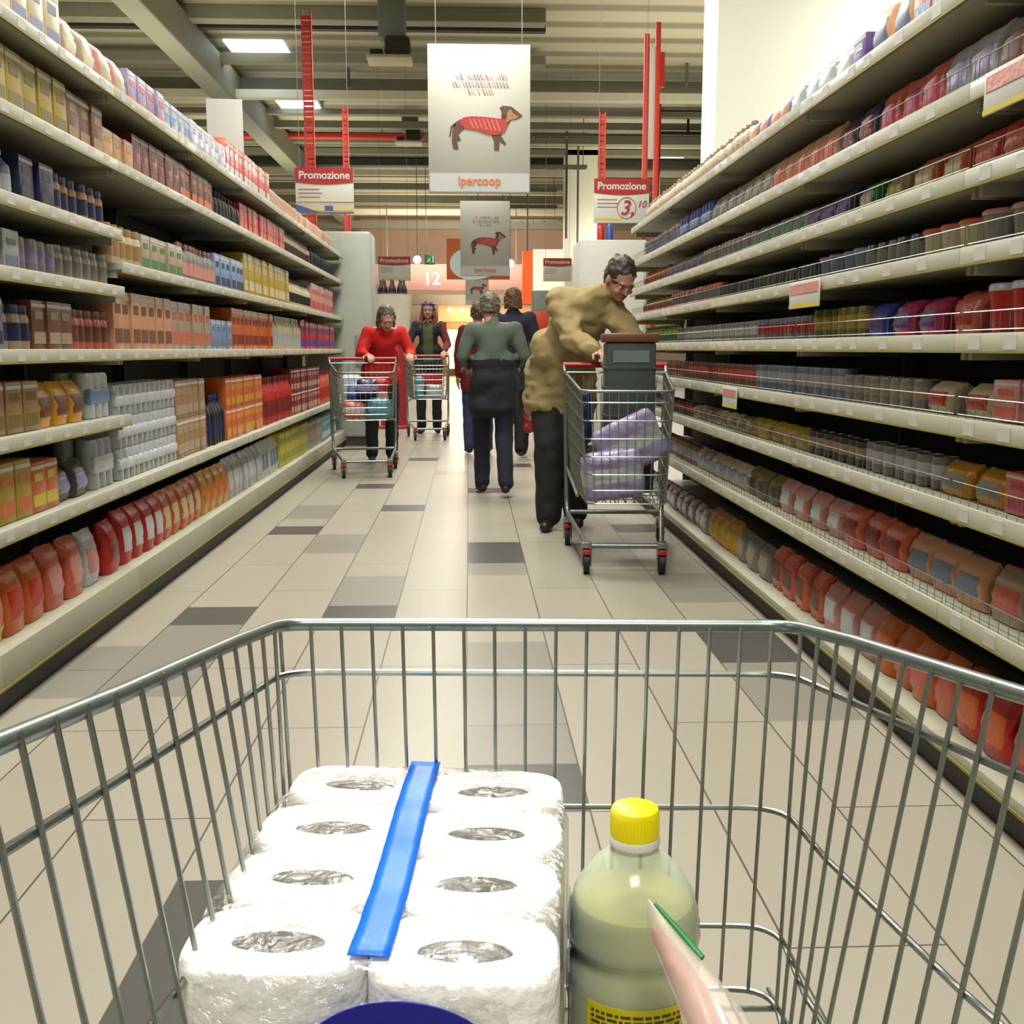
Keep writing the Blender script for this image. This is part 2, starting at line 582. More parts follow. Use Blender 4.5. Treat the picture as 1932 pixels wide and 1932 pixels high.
# red posts that carry the promotion signs
def red_post(px, v0, v1, Y, wd, lb, double=False, px1=None):
    p, q = atY(px, v0, Y), atY(px1 or px, v1, Y)
    o = thing('sign_post', lb, 'post', (q.x, Y, 0))
    mb = MB()
    if double:
        for sx in (-1, 1):
            mb.box(sx * wd * .36 - wd * .16, sx * wd * .36 + wd * .16, -.02, .02, 0, p.z - (0.0 if sx > 0 else .12), .004)
        mb.build('rail', M_rust, o)
        MB().box(-wd * .2, wd * .2, -.012, .012, q.z + .25, p.z - .25, .002).build('strip', M_paper, o)
    else:
        mb.box(-wd / 2, -wd / 2 + .012, -.02, .02, 0, p.z, .002)
        mb.box(wd / 2 - .012, wd / 2, -.02, .02, 0, p.z, .002)
        mb.build('rail', M_rust, o)
        m2 = MB()
        z = .1
        while z < p.z - .06:
            m2.box(-wd / 2 + .01, wd / 2 - .01, -.008, .008, z, z + .045)
            z += .06
        m2.build('perforated_web', M_rust, o)
    MB().box(-wd * .9, wd * .9, -.12, .12, 0, .02, .004).build('base_plate', M_grey, o)
    return o
red_post(586, 18, 330, 13.2, .12, 'tall red perforated post behind left promotion sign')
red_post(656, 200, 430, 15.5, .085, 'shorter red post right of the tall one behind left promotion sign')
red_post(1226, 42, 345, 12.0, .17, 'tall red double post with white strip behind the right rack', True)
red_post(1134, 212, 470, 12.3, .075, 'slim dark red post behind the 3,10 promotion sign')
o, p, q = hang('sprinkler_drop', 'thin dark red vertical pipe high up beside the white partition', 'pipe', 1252, -40, 165, 20.5, .055, M_rust)
o, p, q = hang('sprinkler_drop', 'thin dark red vertical pipe behind the red double post, lower down', 'pipe', 1246, 60, 400, 24.4, .055, M_rust)
# black bracket frame up at the right
p = atY(1243, 208, 25)
q = atY(1313, 250, 25)
o = thing('bracket_frame', 'black horizontal bracket frame high up beside the white partition', 'frame', (p.x, 25, p.z))
L = q.x - p.x + .6
MB().box(0, L, 0, .06, -.06, 0).box(0, L, 0, .1, q.z - p.z - .05, q.z - p.z + .02).box(L * .45, L * .45 + .05, 0, .05, q.z - p.z, 0).build('bracket', M_black, o)
MB().tube([(.1, 0, 0), (.1, 0, ZC - p.z)], .015, 6).tube([(L - .1, 0, 0), (L - .1, 0, ZC - p.z)], .015, 6).build('suspension_rod', M_grey, o)

# ------------------------------------------------------------------ far shop fronts and signs
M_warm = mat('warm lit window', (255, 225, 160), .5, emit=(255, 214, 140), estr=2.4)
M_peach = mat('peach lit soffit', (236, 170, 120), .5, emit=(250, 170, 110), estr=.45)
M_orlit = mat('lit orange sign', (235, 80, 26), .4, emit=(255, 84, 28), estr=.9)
def panel(name, label, cat, x0, y0, x1, y1, Y, th, mt, part='board'):
    a, b = atY(x0, y0, Y), atY(x1, y1, Y)
    o = thing(name, label, cat, ((a.x + b.x) / 2, Y, b.z))
    MB().box(-(b.x - a.x) / 2, (b.x - a.x) / 2, 0, th, 0, a.z - b.z, .01).build(part, mt, o)
    return o, b.x - a.x, a.z - b.z
Yf = 43.0
a, b = atY(826, 572, Yf), atY(1010, 572, Yf)
o = thing('shop_front', 'warm lit shop front with bright window at the end of the aisle', 'shop front', (0, Yf, 0))
z1, z2, z3, z4 = atY(885, 556, Yf).z, atY(885, 575, Yf).z, atY(885, 607, Yf).z, atY(885, 621, Yf).z
MB().box(a.x - 2.2, b.x + 1.5, 0, .5, z2, z1, .02).build('fascia_beam', mat('shop beam grey', (150, 138, 118), .6), o)
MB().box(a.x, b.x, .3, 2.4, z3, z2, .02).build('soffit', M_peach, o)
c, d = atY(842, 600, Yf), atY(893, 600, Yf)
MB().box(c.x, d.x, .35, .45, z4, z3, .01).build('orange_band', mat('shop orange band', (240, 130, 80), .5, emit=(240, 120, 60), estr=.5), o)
MB().box(c.x, d.x, .5, .6, 0.3, z4, .01).build('window_display', M_warm, o)
mb = MB()
for px in (848, 872, 901, 925):
    e = atY(px, 584, Yf)
    mb.ell((e.x, .1, e.z), (.09, .09, .09), 10, 6)
mb.build('spot_lamp', mat('spot bulb', (255, 240, 210), .4, emit=(255, 236, 200), estr=9), o)
MB().box(a.x - 2.2, c.x, .5, .7, 0, z3, .01).box(d.x, b.x + 1.5, .5, .7, 0, z3, .01).build('pier', mat('shop pier', (150, 108, 76), .6), o)
l = bpy.data.lights.new('shop_glow', 'POINT'); l.energy = 160; l.color = (1, .75, .45); l.shadow_soft_size = .4
lo = bpy.data.objects.new('shop_glow', l); COL.objects.link(lo); lo.location = ((c.x + d.x) / 2, Yf - 1.2, 2.2)
# checkout number board, rose fascia
Yg = 39.3
o, W_, H_ = panel('checkout_board', 'rose checkout fascia board with a pale number 12', 'sign', 700, 498, 1004, 548, Yg, .15, mat('rose fascia', (164, 124, 112), .6), 'board')
MB().tube([(-W_ * .4, .1, H_), (-W_ * .4, .1, ZC - o.location.z - .02)], .02, 6).tube([(W_ * .4, .1, H_), (W_ * .4, .1, ZC - o.location.z - .02)], .02, 6).build('suspension_rod', M_grey, o)
text('12', .62, M_paper, o, (atY(815, 525, Yg).x - o.location.x, -.02, H_ * .42), name='number', bold=.01)
o, W_, H_ = panel('exit_sign', 'small green exit sign with white running figure', 'sign', 801, 480, 820, 499, 32, .08, mat('exit green', (30, 110, 70), .5, emit=(30, 120, 70), estr=.25), 'board')
mb = MB()
mb.prism([(-.03, .18), (.03, .18), (.0, .12), (.06, .04), (.02, .04), (-.02, .1), (-.07, .05), (-.09, .08), (-.05, .13)], -.01, 0).box(.08, .12, -.01, 0, .05, .25)
mb.build('pictogram', M_paper, o)
MB().tube([(-.1, .04, H_), (-.1, .04, ZC - o.location.z)], .01, 6).build('suspension_rod', M_grey, o)
for (px, py, lb) in ((787, 490, 'round glaring spotlight left of the green exit sign'), (963, 497, 'round glaring spotlight beside the orange light column')):
    p = atY(px, py, 31)
    o = thing('spotlight', lb, 'spotlight', (p.x, 31, p.z))
    MB().ell((0, 0, 0), (.11, .06, .11), 14, 8).build('bulb', mat('glaring bulb', (255, 250, 225), .3, emit=(255, 248, 222), estr=14), o)
    MB().tube([(0, .06, 0), (0, .25, .05)], .1, 12).build('lamp_body', M_dark, o)
    MB().tube([(0, .2, .05), (0, .2, ZC - p.z)], .012, 6).build('suspension_rod', M_grey, o)
# orange light column
o, W_, H_ = panel('light_column', 'tall glowing orange light column sign at the far end', 'sign', 986, 474, 1005, 572, 29, .2, M_orlit, 'lit_panel')
MB().tube([(0, .1, H_), (0, .1, ZC - o.location.z)], .02, 8).build('suspension_rod', M_grey, o)
# orange and white department sign
Y_ = 27.0
a, b = atY(842, 450, Y_), atY(962, 532, Y_)
o = thing('department_sign', 'hanging orange sign with a pale round disc behind the second banner', 'sign', ((a.x + b.x) / 2, Y_, b.z))
W_, H_ = b.x - a.x, a.z - b.z
MB().box(-W_ / 2, W_ / 2, .03, .08, 0.06, H_, .02).build('board', M_orange, o)
mb = MB()
mb.prism([(-.12 * W_ + .33 * W_ * math.cos(t) * (1.5 if math.cos(t) > 0 else 1), H_ * .42 + H_ * .37 * math.sin(t)) for t in [i * 2 * PI / 40 for i in range(40)]], 0, .025)
mb.build('disc', mat('disc pale blue', (205, 222, 220), .5, emit=(205, 222, 220), estr=.12), o)
MB().tube([(0, .06, H_), (0, .06, ZC - o.location.z)], .012, 6).build('suspension_rod', M_grey, o)
# white shop wall at right, its brightness painted in as emission
o, W_, H_ = panel('lit_wall_panel', 'bright white wall panel at the far right behind the small promotion sign', 'board', 1006, 470, 1066, 550, 36, .1, mat('lit white board', (240, 238, 218), .5, emit=(240, 236, 214), estr=.55), 'board')
MB().box(-W_ / 2, W_ / 2, .02, .08, -o.location.z, 0).build('support', M_grey, o)
# white cabinet top at right, behind the rack
a, b = atY(1092, 452, 11.0), atY(1166, 452, 11.0)
o = thing('display_cabinet', 'tall plain white cabinet standing behind the end of the right rack', 'cabinet', (a.x, 11.0, 0))
MB().box(0, b.x - a.x + .3, 0, .6, .1, a.z, .02).build('body', M_white, o)
MB().box(.02, b.x - a.x + .28, .03, .57, 0, .1).build('plinth', M_kick, o)
MB().box(.03, b.x - a.x + .27, -.015, 0, .15, a.z - .05, .004).build('door', M_white, o)
a, b = atY(1120, 452, 11.2), atY(1160, 475, 11.2)
for (px, py, rgb, lb, h) in ((1133, 466, (200, 40, 34), 'red canister on top of the white cabinet', .13), (1150, 462, (60, 90, 170), 'blue spray canister on top of the white cabinet', .15)):
    p = atY(px, 452, 11.2)
    o = MB().lathe([(.035, 0), (.036, .01), (.036, h), (.02, h + .02), (.014, h + .035)], n=14).build('canister', mat('canister %d' % rgb[0], rgb, .4))
    o.location = (p.x, 11.2, atY(1092, 452, 11.0).z)
    tag(o, lb, 'canister')
# grey counter low at the back right
o, W_, H_ = panel('service_counter', 'plain grey service counter block at the far right of the aisle', 'counter', 1006, 548, 1060, 640, 24, .8, M_grey, 'body')
MB().box(-W_ / 2 + .03, W_ / 2 - .03, .03, .7, -o.location.z, 0).build('plinth', M_kick, o)
# ================================================================== HANGING BANNERS AND PROMOTION SIGNS
M_ban = mat('banner print pale', (196, 196, 182), .45, noise=.06, scale=1.4)
M_banw = mat('banner footer', (206, 208, 204), .45, noise=.03)
M_dog = mat('dog coat brown', (96, 62, 42), .6)
M_tan = mat('dog tan', (168, 128, 76), .6)
M_jumper = mat('dog jumper red', (186, 54, 42), .6, noise=.25, scale=18)
M_jump2 = mat('dog jumper knit stripe', (206, 120, 104), .6)
M_words = mat('banner lettering rose', (172, 112, 104), .6)
M_oranw = mat('banner brand orange', (226, 128, 60), .5)
def dog_banner(cx, y0, y1, hw, Y, lb):
    a, b = atY(cx - hw, y0, Y), atY(cx + hw, y1, Y)
    W_, H_ = b.x - a.x, a.z - b.z
    o = thing('dog_banner', lb, 'banner', ((a.x + b.x) / 2, Y, b.z), 0, 'hanging banners with a dachshund')
    MB().box(-W_ / 2, W_ / 2, 0, .03, 0, H_, .004).build('panel', M_ban, o)
    MB().box(-W_ / 2 + .01 * W_, W_ / 2 - .01 * W_, -.003, 0, .01 * H_, .135 * H_).build('footer', M_banw, o)
    def P(pts):                                   # drawing units of the banner face -> metres
        return [((x - 685) / 1200 * W_, (1860 - y) / 1765 * H_) for x, y in pts]
    d = MB()
    d.mi = 0
    d.prism(P([(940, 1010), (948, 880), (925, 838), (965, 815), (1060, 822), (1108, 858), (1190, 925), (1180, 948), (1120, 975), (1060, 985), (1015, 1060)]), -.004, 0)
    d.prism(P([(470, 975), (400, 1020), (365, 1130), (362, 1250), (378, 1335), (440, 1335), (425, 1240), (470, 1230), (440, 1160), (510, 1090)]), -.004, 0)
    d.prism(P([(400, 1020), (350, 1060), (330, 1180), (345, 1190), (365, 1090), (410, 1050)]), -.004, 0)
    d.prism(P([(815, 1130), (860, 1250), (858, 1345), (915, 1350), (925, 1240), (990, 1285), (1000, 1262), (945, 1180), (960, 1120)]), -.004, 0)
    d.mi = 1
    d.prism(P([(1010, 900), (1050, 850), (1080, 900), (1150, 945), (1120, 970), (1060, 980), (1000, 1020)]), -.006, -.003)
    d.mi = 0
    d.prism(P([(960, 835), (1000, 845), (1012, 905), (985, 945), (955, 925), (950, 870)]), -.008, -.005)
    d.mi = 2
    d.prism(P([(452, 1000), (500, 958), (600, 942), (760, 950), (930, 968), (1000, 985), (1020, 1050), (985, 1125), (900, 1165), (790, 1158), (650, 1112), (520, 1092), (470, 1050)]), -.007, -.003)
    d.mi = 3
    for i in range(7):
        x = 560 + i * 52
        d.prism(P([(x, 975), (x + 18, 975), (x + 70, 1085 + i * 6), (x + 50, 1085 + i * 6)]), -.009, -.006)
    d.build('dachshund_picture', [M_dog, M_tan, M_jumper, M_jump2], o, False)
    # the three headline lines cannot be read in the photo: rows of slanting strokes
    t = MB()
    rr = random.Random(3)
    for (x0_, x1_, yy) in ((420, 1000, 480), (380, 1045, 570), (560, 850, 655)):
        x = x0_
        while x < x1_:
            wd = rr.choice((14, 18, 26))
            if rr.random() > .14:
                t.prism(P([(x - 12, yy - 34), (x + wd - 26, yy - 34), (x + wd + 6, yy + 34), (x + 12, yy + 34)]), -.003, 0)
            x += wd + 12
    t.build('headline', M_words, o, False)
    text('ipercoop', .088 * H_ * .95, M_oranw, o, (0, -.006, .082 * H_), bold=.002 * H_, name='brand_lettering')
    w2 = MB()
    for sx in (-1, 1):
        w2.tube([(sx * W_ * .42, .015, H_), (sx * W_ * .42, .015, ZC - b.z)], .004, 6)
    w2.build('hanging_wire', M_grey, o)
    return o
dog_banner(903, 82, 365, 97, 10.5, 'largest, nearest white hanging banner with a dachshund in red jumper')
dog_banner(915, 379, 521, 47, 21.5, 'middle-sized dachshund banner hanging behind and below the largest one')
dog_banner(900, 508, 575, 22, 37, 'tiny farthest dachshund banner, half hidden below the orange sign')

def promo(name_lb, x0, y0, x1, y1, Y, price=None, small=False, rz=0):
    a, b = atY(x0, y0, Y), atY(x1, y1, Y)
    W_, H_ = b.x - a.x, a.z - b.z
    o = thing('promotion_sign', name_lb, 'sign', ((a.x + b.x) / 2, Y, b.z), rz, 'red and white promotion signs')
    MB().box(-W_ / 2, W_ / 2, 0, .02, 0, H_, .004).build('panel', M_paper, o)
    h = MB()
    pts = [(-W_ / 2, H_), (-W_ / 2, H_ * .68)] + [(-W_ / 2 + W_ * i / 12, H_ * (.68 - .03 * math.sin(PI * i / 12) * 1.6)) for i in range(1, 12)] + [(W_ / 2, H_ * .68), (W_ / 2, H_)]
    h.prism(pts, -.004, 0)
    h.build('header', M_red, o, False)
    t = text('Promozione', W_ * .178, M_paper, o, (0, -.006, H_ * .83), bold=W_ * .004)
    m = MB()
    m.box(-W_ / 2 + .01, W_ * (.02 if price else .5) - .01, -.003, 0, H_ * .06, H_ * .11)
    m.build('yellow_line', M_yel, o, False)
    m = MB()
    rr = random.Random(int(x0))
    for i in range(3):
        m.box(-W_ * .44, -W_ * (.02 + .1 * rr.random()), -.003, 0, H_ * (.52 - i * .085), H_ * (.54 - i * .085))
    m.build('small_print', M_words, o, False)
    if price:
        text(price[0], W_ * .36, M_red, o, (W_ * .10, -.005, H_ * .33), name='price', bold=.002, shear=.25)
        text(price[1], W_ * .17, M_red, o, (W_ * .36, -.005, H_ * .42), name='price', shear=.25)
        r = MB()
        cc = [(W_ * .09 + W_ * .17 * math.cos(i * PI / 16), -.004, H_ * .34 + H_ * .24 * math.sin(i * PI / 16)) for i in range(32)]
        r.tube(cc, .003, 6, closed=True)
        r.build('price_ring', M_red, o)
    w2 = MB()
    for sx in (-1, 1):
        w2.tube([(sx * W_ * .42, .01, H_), (sx * W_ * .42, .01, ZC - b.z)], .003, 6)
    w2.build('hanging_wire', M_grey, o)
    return o, W_, H_
o, W_, H_ = promo('left red and white promotion sign with blue lower edge', 556, 316, 668, 403, 10.8)
m = MB()
m.prism([(-W_ * .5, H_ * .2), (-W_ * .5, 0), (W_ * .5, 0), (W_ * .5, H_ * .03), (-W_ * .1, H_ * .03)], -.005, 0)
m.box(-.0, W_ * .14, -.004, 0, H_ * .06, H_ * .17)
m.build('blue_band', mat('promo blue', (70, 96, 150), .5), o, False)
MB().tube([(-W_ * .5, -.004, H_ * .26), (W_ * .5, -.004, H_ * .26)], .004, 6).build('yellow_rule', M_yel, o)
promo('right promotion sign showing price 3,10 in a red ring', 1121, 337, 1224, 421, 11.6, ('3,', '10'))
promo('small far promotion sign above the white tub on the left', 713, 484, 775, 530, 21)
promo('small far promotion sign on the right before the bright white wall panel', 1025, 487, 1078, 531, 22)
# plain white upright panel on the left rack and red carton cards
p = atX(428, 262, -1.78)
o = thing('topper_panel', 'plain white upright panel on top of the left rack', 'card', (-1.78, p.y, 2.115), R(4))
MB().box(-.14, .12, -.006, .006, .0, .80, .003).build('card', M_white, o)
MB().box(-.16, .06, -.05, .05, 0, .012, .003).build('foot', M_grey, o)

# ================================================================== RACKS
XL, XR = -1.40, 1.197
ORD = {1: 'bottom', 2: 'second', 3: 'third', 4: 'fourth', 5: 'fifth', 6: 'sixth', 7: 'seventh', 8: 'eighth', 9: 'ninth'}
mesh_cache = {}
M_tagc = mat('price tag card', (214, 210, 196), .5, noise=.03)
def shelf_mesh(L, depth):
    k = ('s', round(L, 3), depth)
    if k not in mesh_cache:
        mb = MB().box(-depth, -.006, 0, L, -.028, 0, .003)
        mb.box(-depth * .9, -.03, .01, .03, -.06, -.028).box(-depth * .9, -.03, L - .03, L - .01, -.06, -.028)
        mesh_cache[k] = mb.mesh('shelf', M_cream)
    return mesh_cache[k]
def rail_mesh(L, h):
    k = ('r', round(L, 3), h)
    if k not in mesh_cache:
        mb = MB()
        mb.mi = 0
        mb.box(-.006, .004, .001, L - .001, -h + .004, .004, .002)
        mb.mi = 1
        mb.box(-.006, .006, .001, L - .001, -h, -h + .005)
        mb.mi = 2
        rr = random.Random(int(L * 100))
        y = .08
        while y < L - .1:
            mb.box(.004, .0055, y, y + .055, -h + .008, -.002)
            y += rr.choice((.13, .17, .24))
        mesh_cache[k] = mb.mesh('price_rail', [M_rail, M_edge, M_tagc])
    return mesh_cache[k]
def guard_mesh(L):
    k = ('g', round(L, 3))
    if k not in mesh_cache:
        mb = MB()
        for z in (.012, .055):
            mb.tube([(-.012, .01, z), (-.012, L - .01, z)], .0016, 5)
        n = int(L / .045)
        for i in range(n + 1):
            y = .01 + (L - .02) * i / n
            mb.tube([(-.012, y, 0), (-.012, y, .056)], .0011, 4)
        mesh_cache[k] = mb.mesh('wire_guard', M_zinc)
    return mesh_cache[k]
def child(name, me, parent, loc=(0, 0, 0)):
    o = bpy.data.objects.new(name, me)
    COL.objects.link(o)
    o.parent = parent
    o.location = loc
    return o
def rack_bay(side, y0, y1, levels, top, depth, lb, guards, basez, grp):
    # local frame: +x points to the aisle, local y runs along the rack
    L = y1 - y0
    rt = thing('supermarket_rack', lb, 'rack', (XL if side < 0 else XR, y0 if side < 0 else y1, 0), 0 if side < 0 else PI, grp)
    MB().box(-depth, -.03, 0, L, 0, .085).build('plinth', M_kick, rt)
    mb = MB()
    mb.mi = 0
    mb.box(-depth - .02, 0, 0, L, .085, basez, .004)
    mb.mi = 1
    mb.box(0, .004, 0, L, .085, .092)
    mb.build('base_shelf', [M_cream, M_edge], rt)
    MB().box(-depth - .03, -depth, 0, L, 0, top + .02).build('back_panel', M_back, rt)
    MB().box(-depth - .01, -depth + .05, 0, .018, 0, top + .02).build('upright', M_grey, rt)
    for i, z in enumerate(levels):
        s = child('shelf', shelf_mesh(L, depth - .02), rt, (0, 0, z))
        child('price_rail', rail_mesh(L, .042), s)
        if guards and z < top:
            child('wire_guard', guard_mesh(L), s)
    return rt
LN = [.555, .83, 1.095, 1.345, 1.57, 1.84, 2.125]
LFAR = [.555, 1.095, 1.445, 1.84, 2.125]
YSPLIT = atX(240, 658, XL).y
ynear = [YSPLIT - 1.33 * 2, YSPLIT - 1.33, YSPLIT]
for i, lb in ((0, 'left rack bay nearest the camera, with seven shelves'), (1, 'left rack bay where the yellow cartons stand high up, second nearest')):
    rack_bay(-1, ynear[i], ynear[i + 1], LN, 2.125, .47, lb, False, .195, 'bays of the left rack')
YEL = 12.1
nb = 6
posw = ['third from the camera', 'fourth from the camera', 'fifth from the camera', 'third from its far end', 'second from its far end', 'at its far end by the pale gable']
for i in range(nb):
    a, b = YSPLIT + (YEL - YSPLIT) * i / nb, YSPLIT + (YEL - YSPLIT) * (i + 1) / nb
    rack_bay(-1, a, b, LFAR, 2.125, .47, 'left rack bay %s, five wide-spaced shelves' % posw[i], False, .195, 'bays of the left rack')
LR = [.454, .719, .928, 1.132, 1.338, 1.52, 1.72, 1.967]
YER = atX(1188, 658, XR).y
yr = [YER - 1.34 * k for k in range(5, -1, -1)]
posr = ['nearest the camera', 'second from the camera', 'third from the camera', 'fourth from the camera', 'at its far end beside the tan-coated shopper']
for i in range(5):
    rack_bay(1, yr[i], yr[i + 1], LR, 1.967, .47, 'right rack bay %s' % posr[i], True, .118, 'bays of the right rack')
# pale gable unit at the end of the left rack
a, b = atY(652, 436, 12.15), atY(700, 436, 12.15)
o = thing('gable_unit', 'pale grey gable end unit closing the far end of left rack', 'cabinet', (b.x, 12.15, 0))
MB().box(-(b.x - a.x) - .5, 0, 0, .5, .1, a.z, .04).build('body', mat('gable pale', (178, 184, 172), .45), o)
MB().box(-(b.x - a.x) - .45, -.03, .03, .47, 0, .1).build('plinth', M_kick, o)
MB().box(-.2, -.02, -.012, 0, .9, 1.25, .003).build('notice', mat('notice grey', (150, 152, 142), .5), o)

# ================================================================== GOODS ON THE SHELVES
PAL = {'mustard yellow': (176, 150, 32), 'yellow': (206, 190, 22), 'orange': (206, 98, 34), 'red': (188, 34, 26), 'dark red': (120, 28, 22), 'white': (198, 202, 204),
       'cream': (200, 186, 150), 'beige': (170, 150, 124), 'tan': (158, 122, 78), 'brown': (112, 70, 44), 'dark brown': (62, 42, 30), 'peach': (206, 148, 108),
       'pink': (206, 140, 132), 'salmon': (208, 98, 74), 'navy': (30, 34, 72), 'blue': (34, 62, 160), 'light blue': (120, 150, 190), 'grey blue': (108, 118, 142),
       'grey': (132, 130, 122), 'silver grey': (172, 176, 176), 'lilac': (150, 140, 176), 'purple': (78, 46, 120), 'magenta': (176, 44, 84), 'green': (44, 120, 54),
       'olive': (112, 104, 40), 'black': (26, 26, 28), 'dark grey': (66, 66, 60), 'golden': (214, 150, 30), 'teal': (70, 150, 160), 'lime green': (140, 170, 40)}
PR = mat
def pm(c, glossy=.4):
    return mat('pack ' + c, PAL[c], glossy, noise=.16, scale=14, bump=.25 if glossy < .35 else 0, bscale=60)
def carton_mesh(w, d, h, c1, c2):
    mb = MB()
    mb.mi = 0
    mb.box(-w / 2, w / 2, -d / 2, d / 2, 0, h, .003)
    mb.mi = 1
    mb.box(-w * .40, w * .40, -d / 2 - .0012, -d / 2 + .001, h * .12, h * .36).box(-w * .28, w * .28, -d / 2 - .0012, -d / 2 + .001, h * .62, h * .78)
    mb.mi = 2
    mb.box(-w * .48, w * .48, -d / 2 - .001, -d / 2 + .001, h * .86, h * .93)
    return mb.mesh('carton', [pm(c1), pm(c2), M_paper])
def pouch_mesh(w, d, h, c1, c2, seed):
    rr = random.Random(seed)
    mb = MB()
    n, m = 18, 9
    vs, fs = [], []
    for j in range(m + 1):
        t = j / m
        thick = d / 2 * (math.sin(PI * min(1, .22 + t * .76)) ** .6) * (1 if t < .97 else .3)
        if j == 0:
            thick = d * .40
        if j == m:
            thick = .003
        wd = w / 2 * (1 - .05 * math.sin(PI * t)) + rr.uniform(-.003, .002)
        for k in range(n):
            a = 2 * PI * k / n
            ca, sa = math.cos(a), math.sin(a)
            vs.append((wd * math.copysign(abs(ca) ** .42, ca) + rr.uniform(-.002, .002), thick * math.copysign(abs(sa) ** .62, sa) + rr.uniform(-.005, .004), h * t + (rr.uniform(-.008, .0) if j > m - 2 else 0)))
    for j in range(m):
        for k in range(n):
            fs.append((j * n + k, j * n + (k + 1) % n, (j + 1) * n + (k + 1) % n, (j + 1) * n + k))
    mb.mi = 0
    mb.add(vs, fs + [tuple(reversed(range(n))), tuple(m * n + k for k in range(n))])
    me = mb.mesh('pouch', [pm(c1, .3), pm(c2, .3)])
    for p in me.polygons:
        z = p.center.z / h
        if (.24 < z < .66 and abs(p.center.x) < w * .36 and p.center.y < 0) or z > .95:
            p.material_index = 1
    return me
def lathe_mesh(kind, w, h, c1, c2):
    r = w / 2
    mb = MB()
    if kind == 'bottle':
        mb.lathe([(r * .9, 0), (r, .008), (r, h * .60), (r * .92, h * .68), (r * .5, h * .80), (r * .34, h * .86), (r * .34, h * .90)], n=16)
        mb.mi = 1
        mb.lathe([(r * 1.015, h * .16), (r * 1.015, h * .50)], n=16)
        mb.lathe([(r * .42, h * .89), (r * .42, h * .985), (r * .36, h)], n=12)
    elif kind == 'jar':
        mb.lathe([(r * .9, 0), (r, .006), (r, h * .72), (r * .82, h * .82)], n=16)
        mb.mi = 1
        mb.lathe([(r * 1.015, h * .2), (r * 1.015, h * .6)], n=16)
        mb.mi = 1
        mb.lathe([(r * .88, h * .80), (r * .9, h * .97), (r * .85, h)], n=16)
    elif kind == 'can':
        mb.lathe([(r * .94, 0), (r, .006), (r, h - .006), (r * .94, h), (r * .9, h - .004)], n=16)
        mb.mi = 1
        mb.lathe([(r * 1.01, h * .3), (r * 1.01, h * .75)], n=16)
    else:                                        # tub
        mb.lathe([(r * .8, 0), (r * .84, .004), (r * .98, h * .86)], n=18)
        mb.mi = 1
        mb.lathe([(r * 1.04, h * .85), (r * 1.05, h * .95), (r * .98, h)], n=18)
    return mb.mesh(kind, [pm(c1, .35), pm(c2, .35)])
def multi_mesh(w, d, h, c1, c2):                 # shrink-wrapped pack of six rounded pieces
    mb = MB()
    for i in range(3):
        for j in range(2):
            cx, cy = (i - 1) * w / 3, (j - .5) * d / 2
            mb.mi = 0
            mb.lathe([(w / 6.3, 0), (w / 6, .01), (w / 6, h * .92), (w / 7, h)], (cx, cy, 0), 10, 1, d / 2 / (w / 3))
    mb.mi = 1
    mb.box(-w / 2 * .96, w / 2 * .96, -d / 2 * 1.01, d / 2 * 1.01, h * .3, h * .66, .01)
    return mb.mesh('multipack', [pm(c1, .28), pm(c2, .3)])
SIZE = {'carton': (.125, .16), 'pouch': (.15, .11), 'bottle': (.085, .085), 'jar': (.085, .085), 'can': (.078, .078), 'tub': (.125, .125), 'multipack': (.24, .17), 'packet': (.17, .10)}
PLUR = {'carton': 'cartons', 'pouch': 'pouches', 'bottle': 'bottles', 'jar': 'jars', 'can': 'cans', 'tub': 'tubs', 'multipack': 'multipacks', 'packet': 'packets'}
used = {}
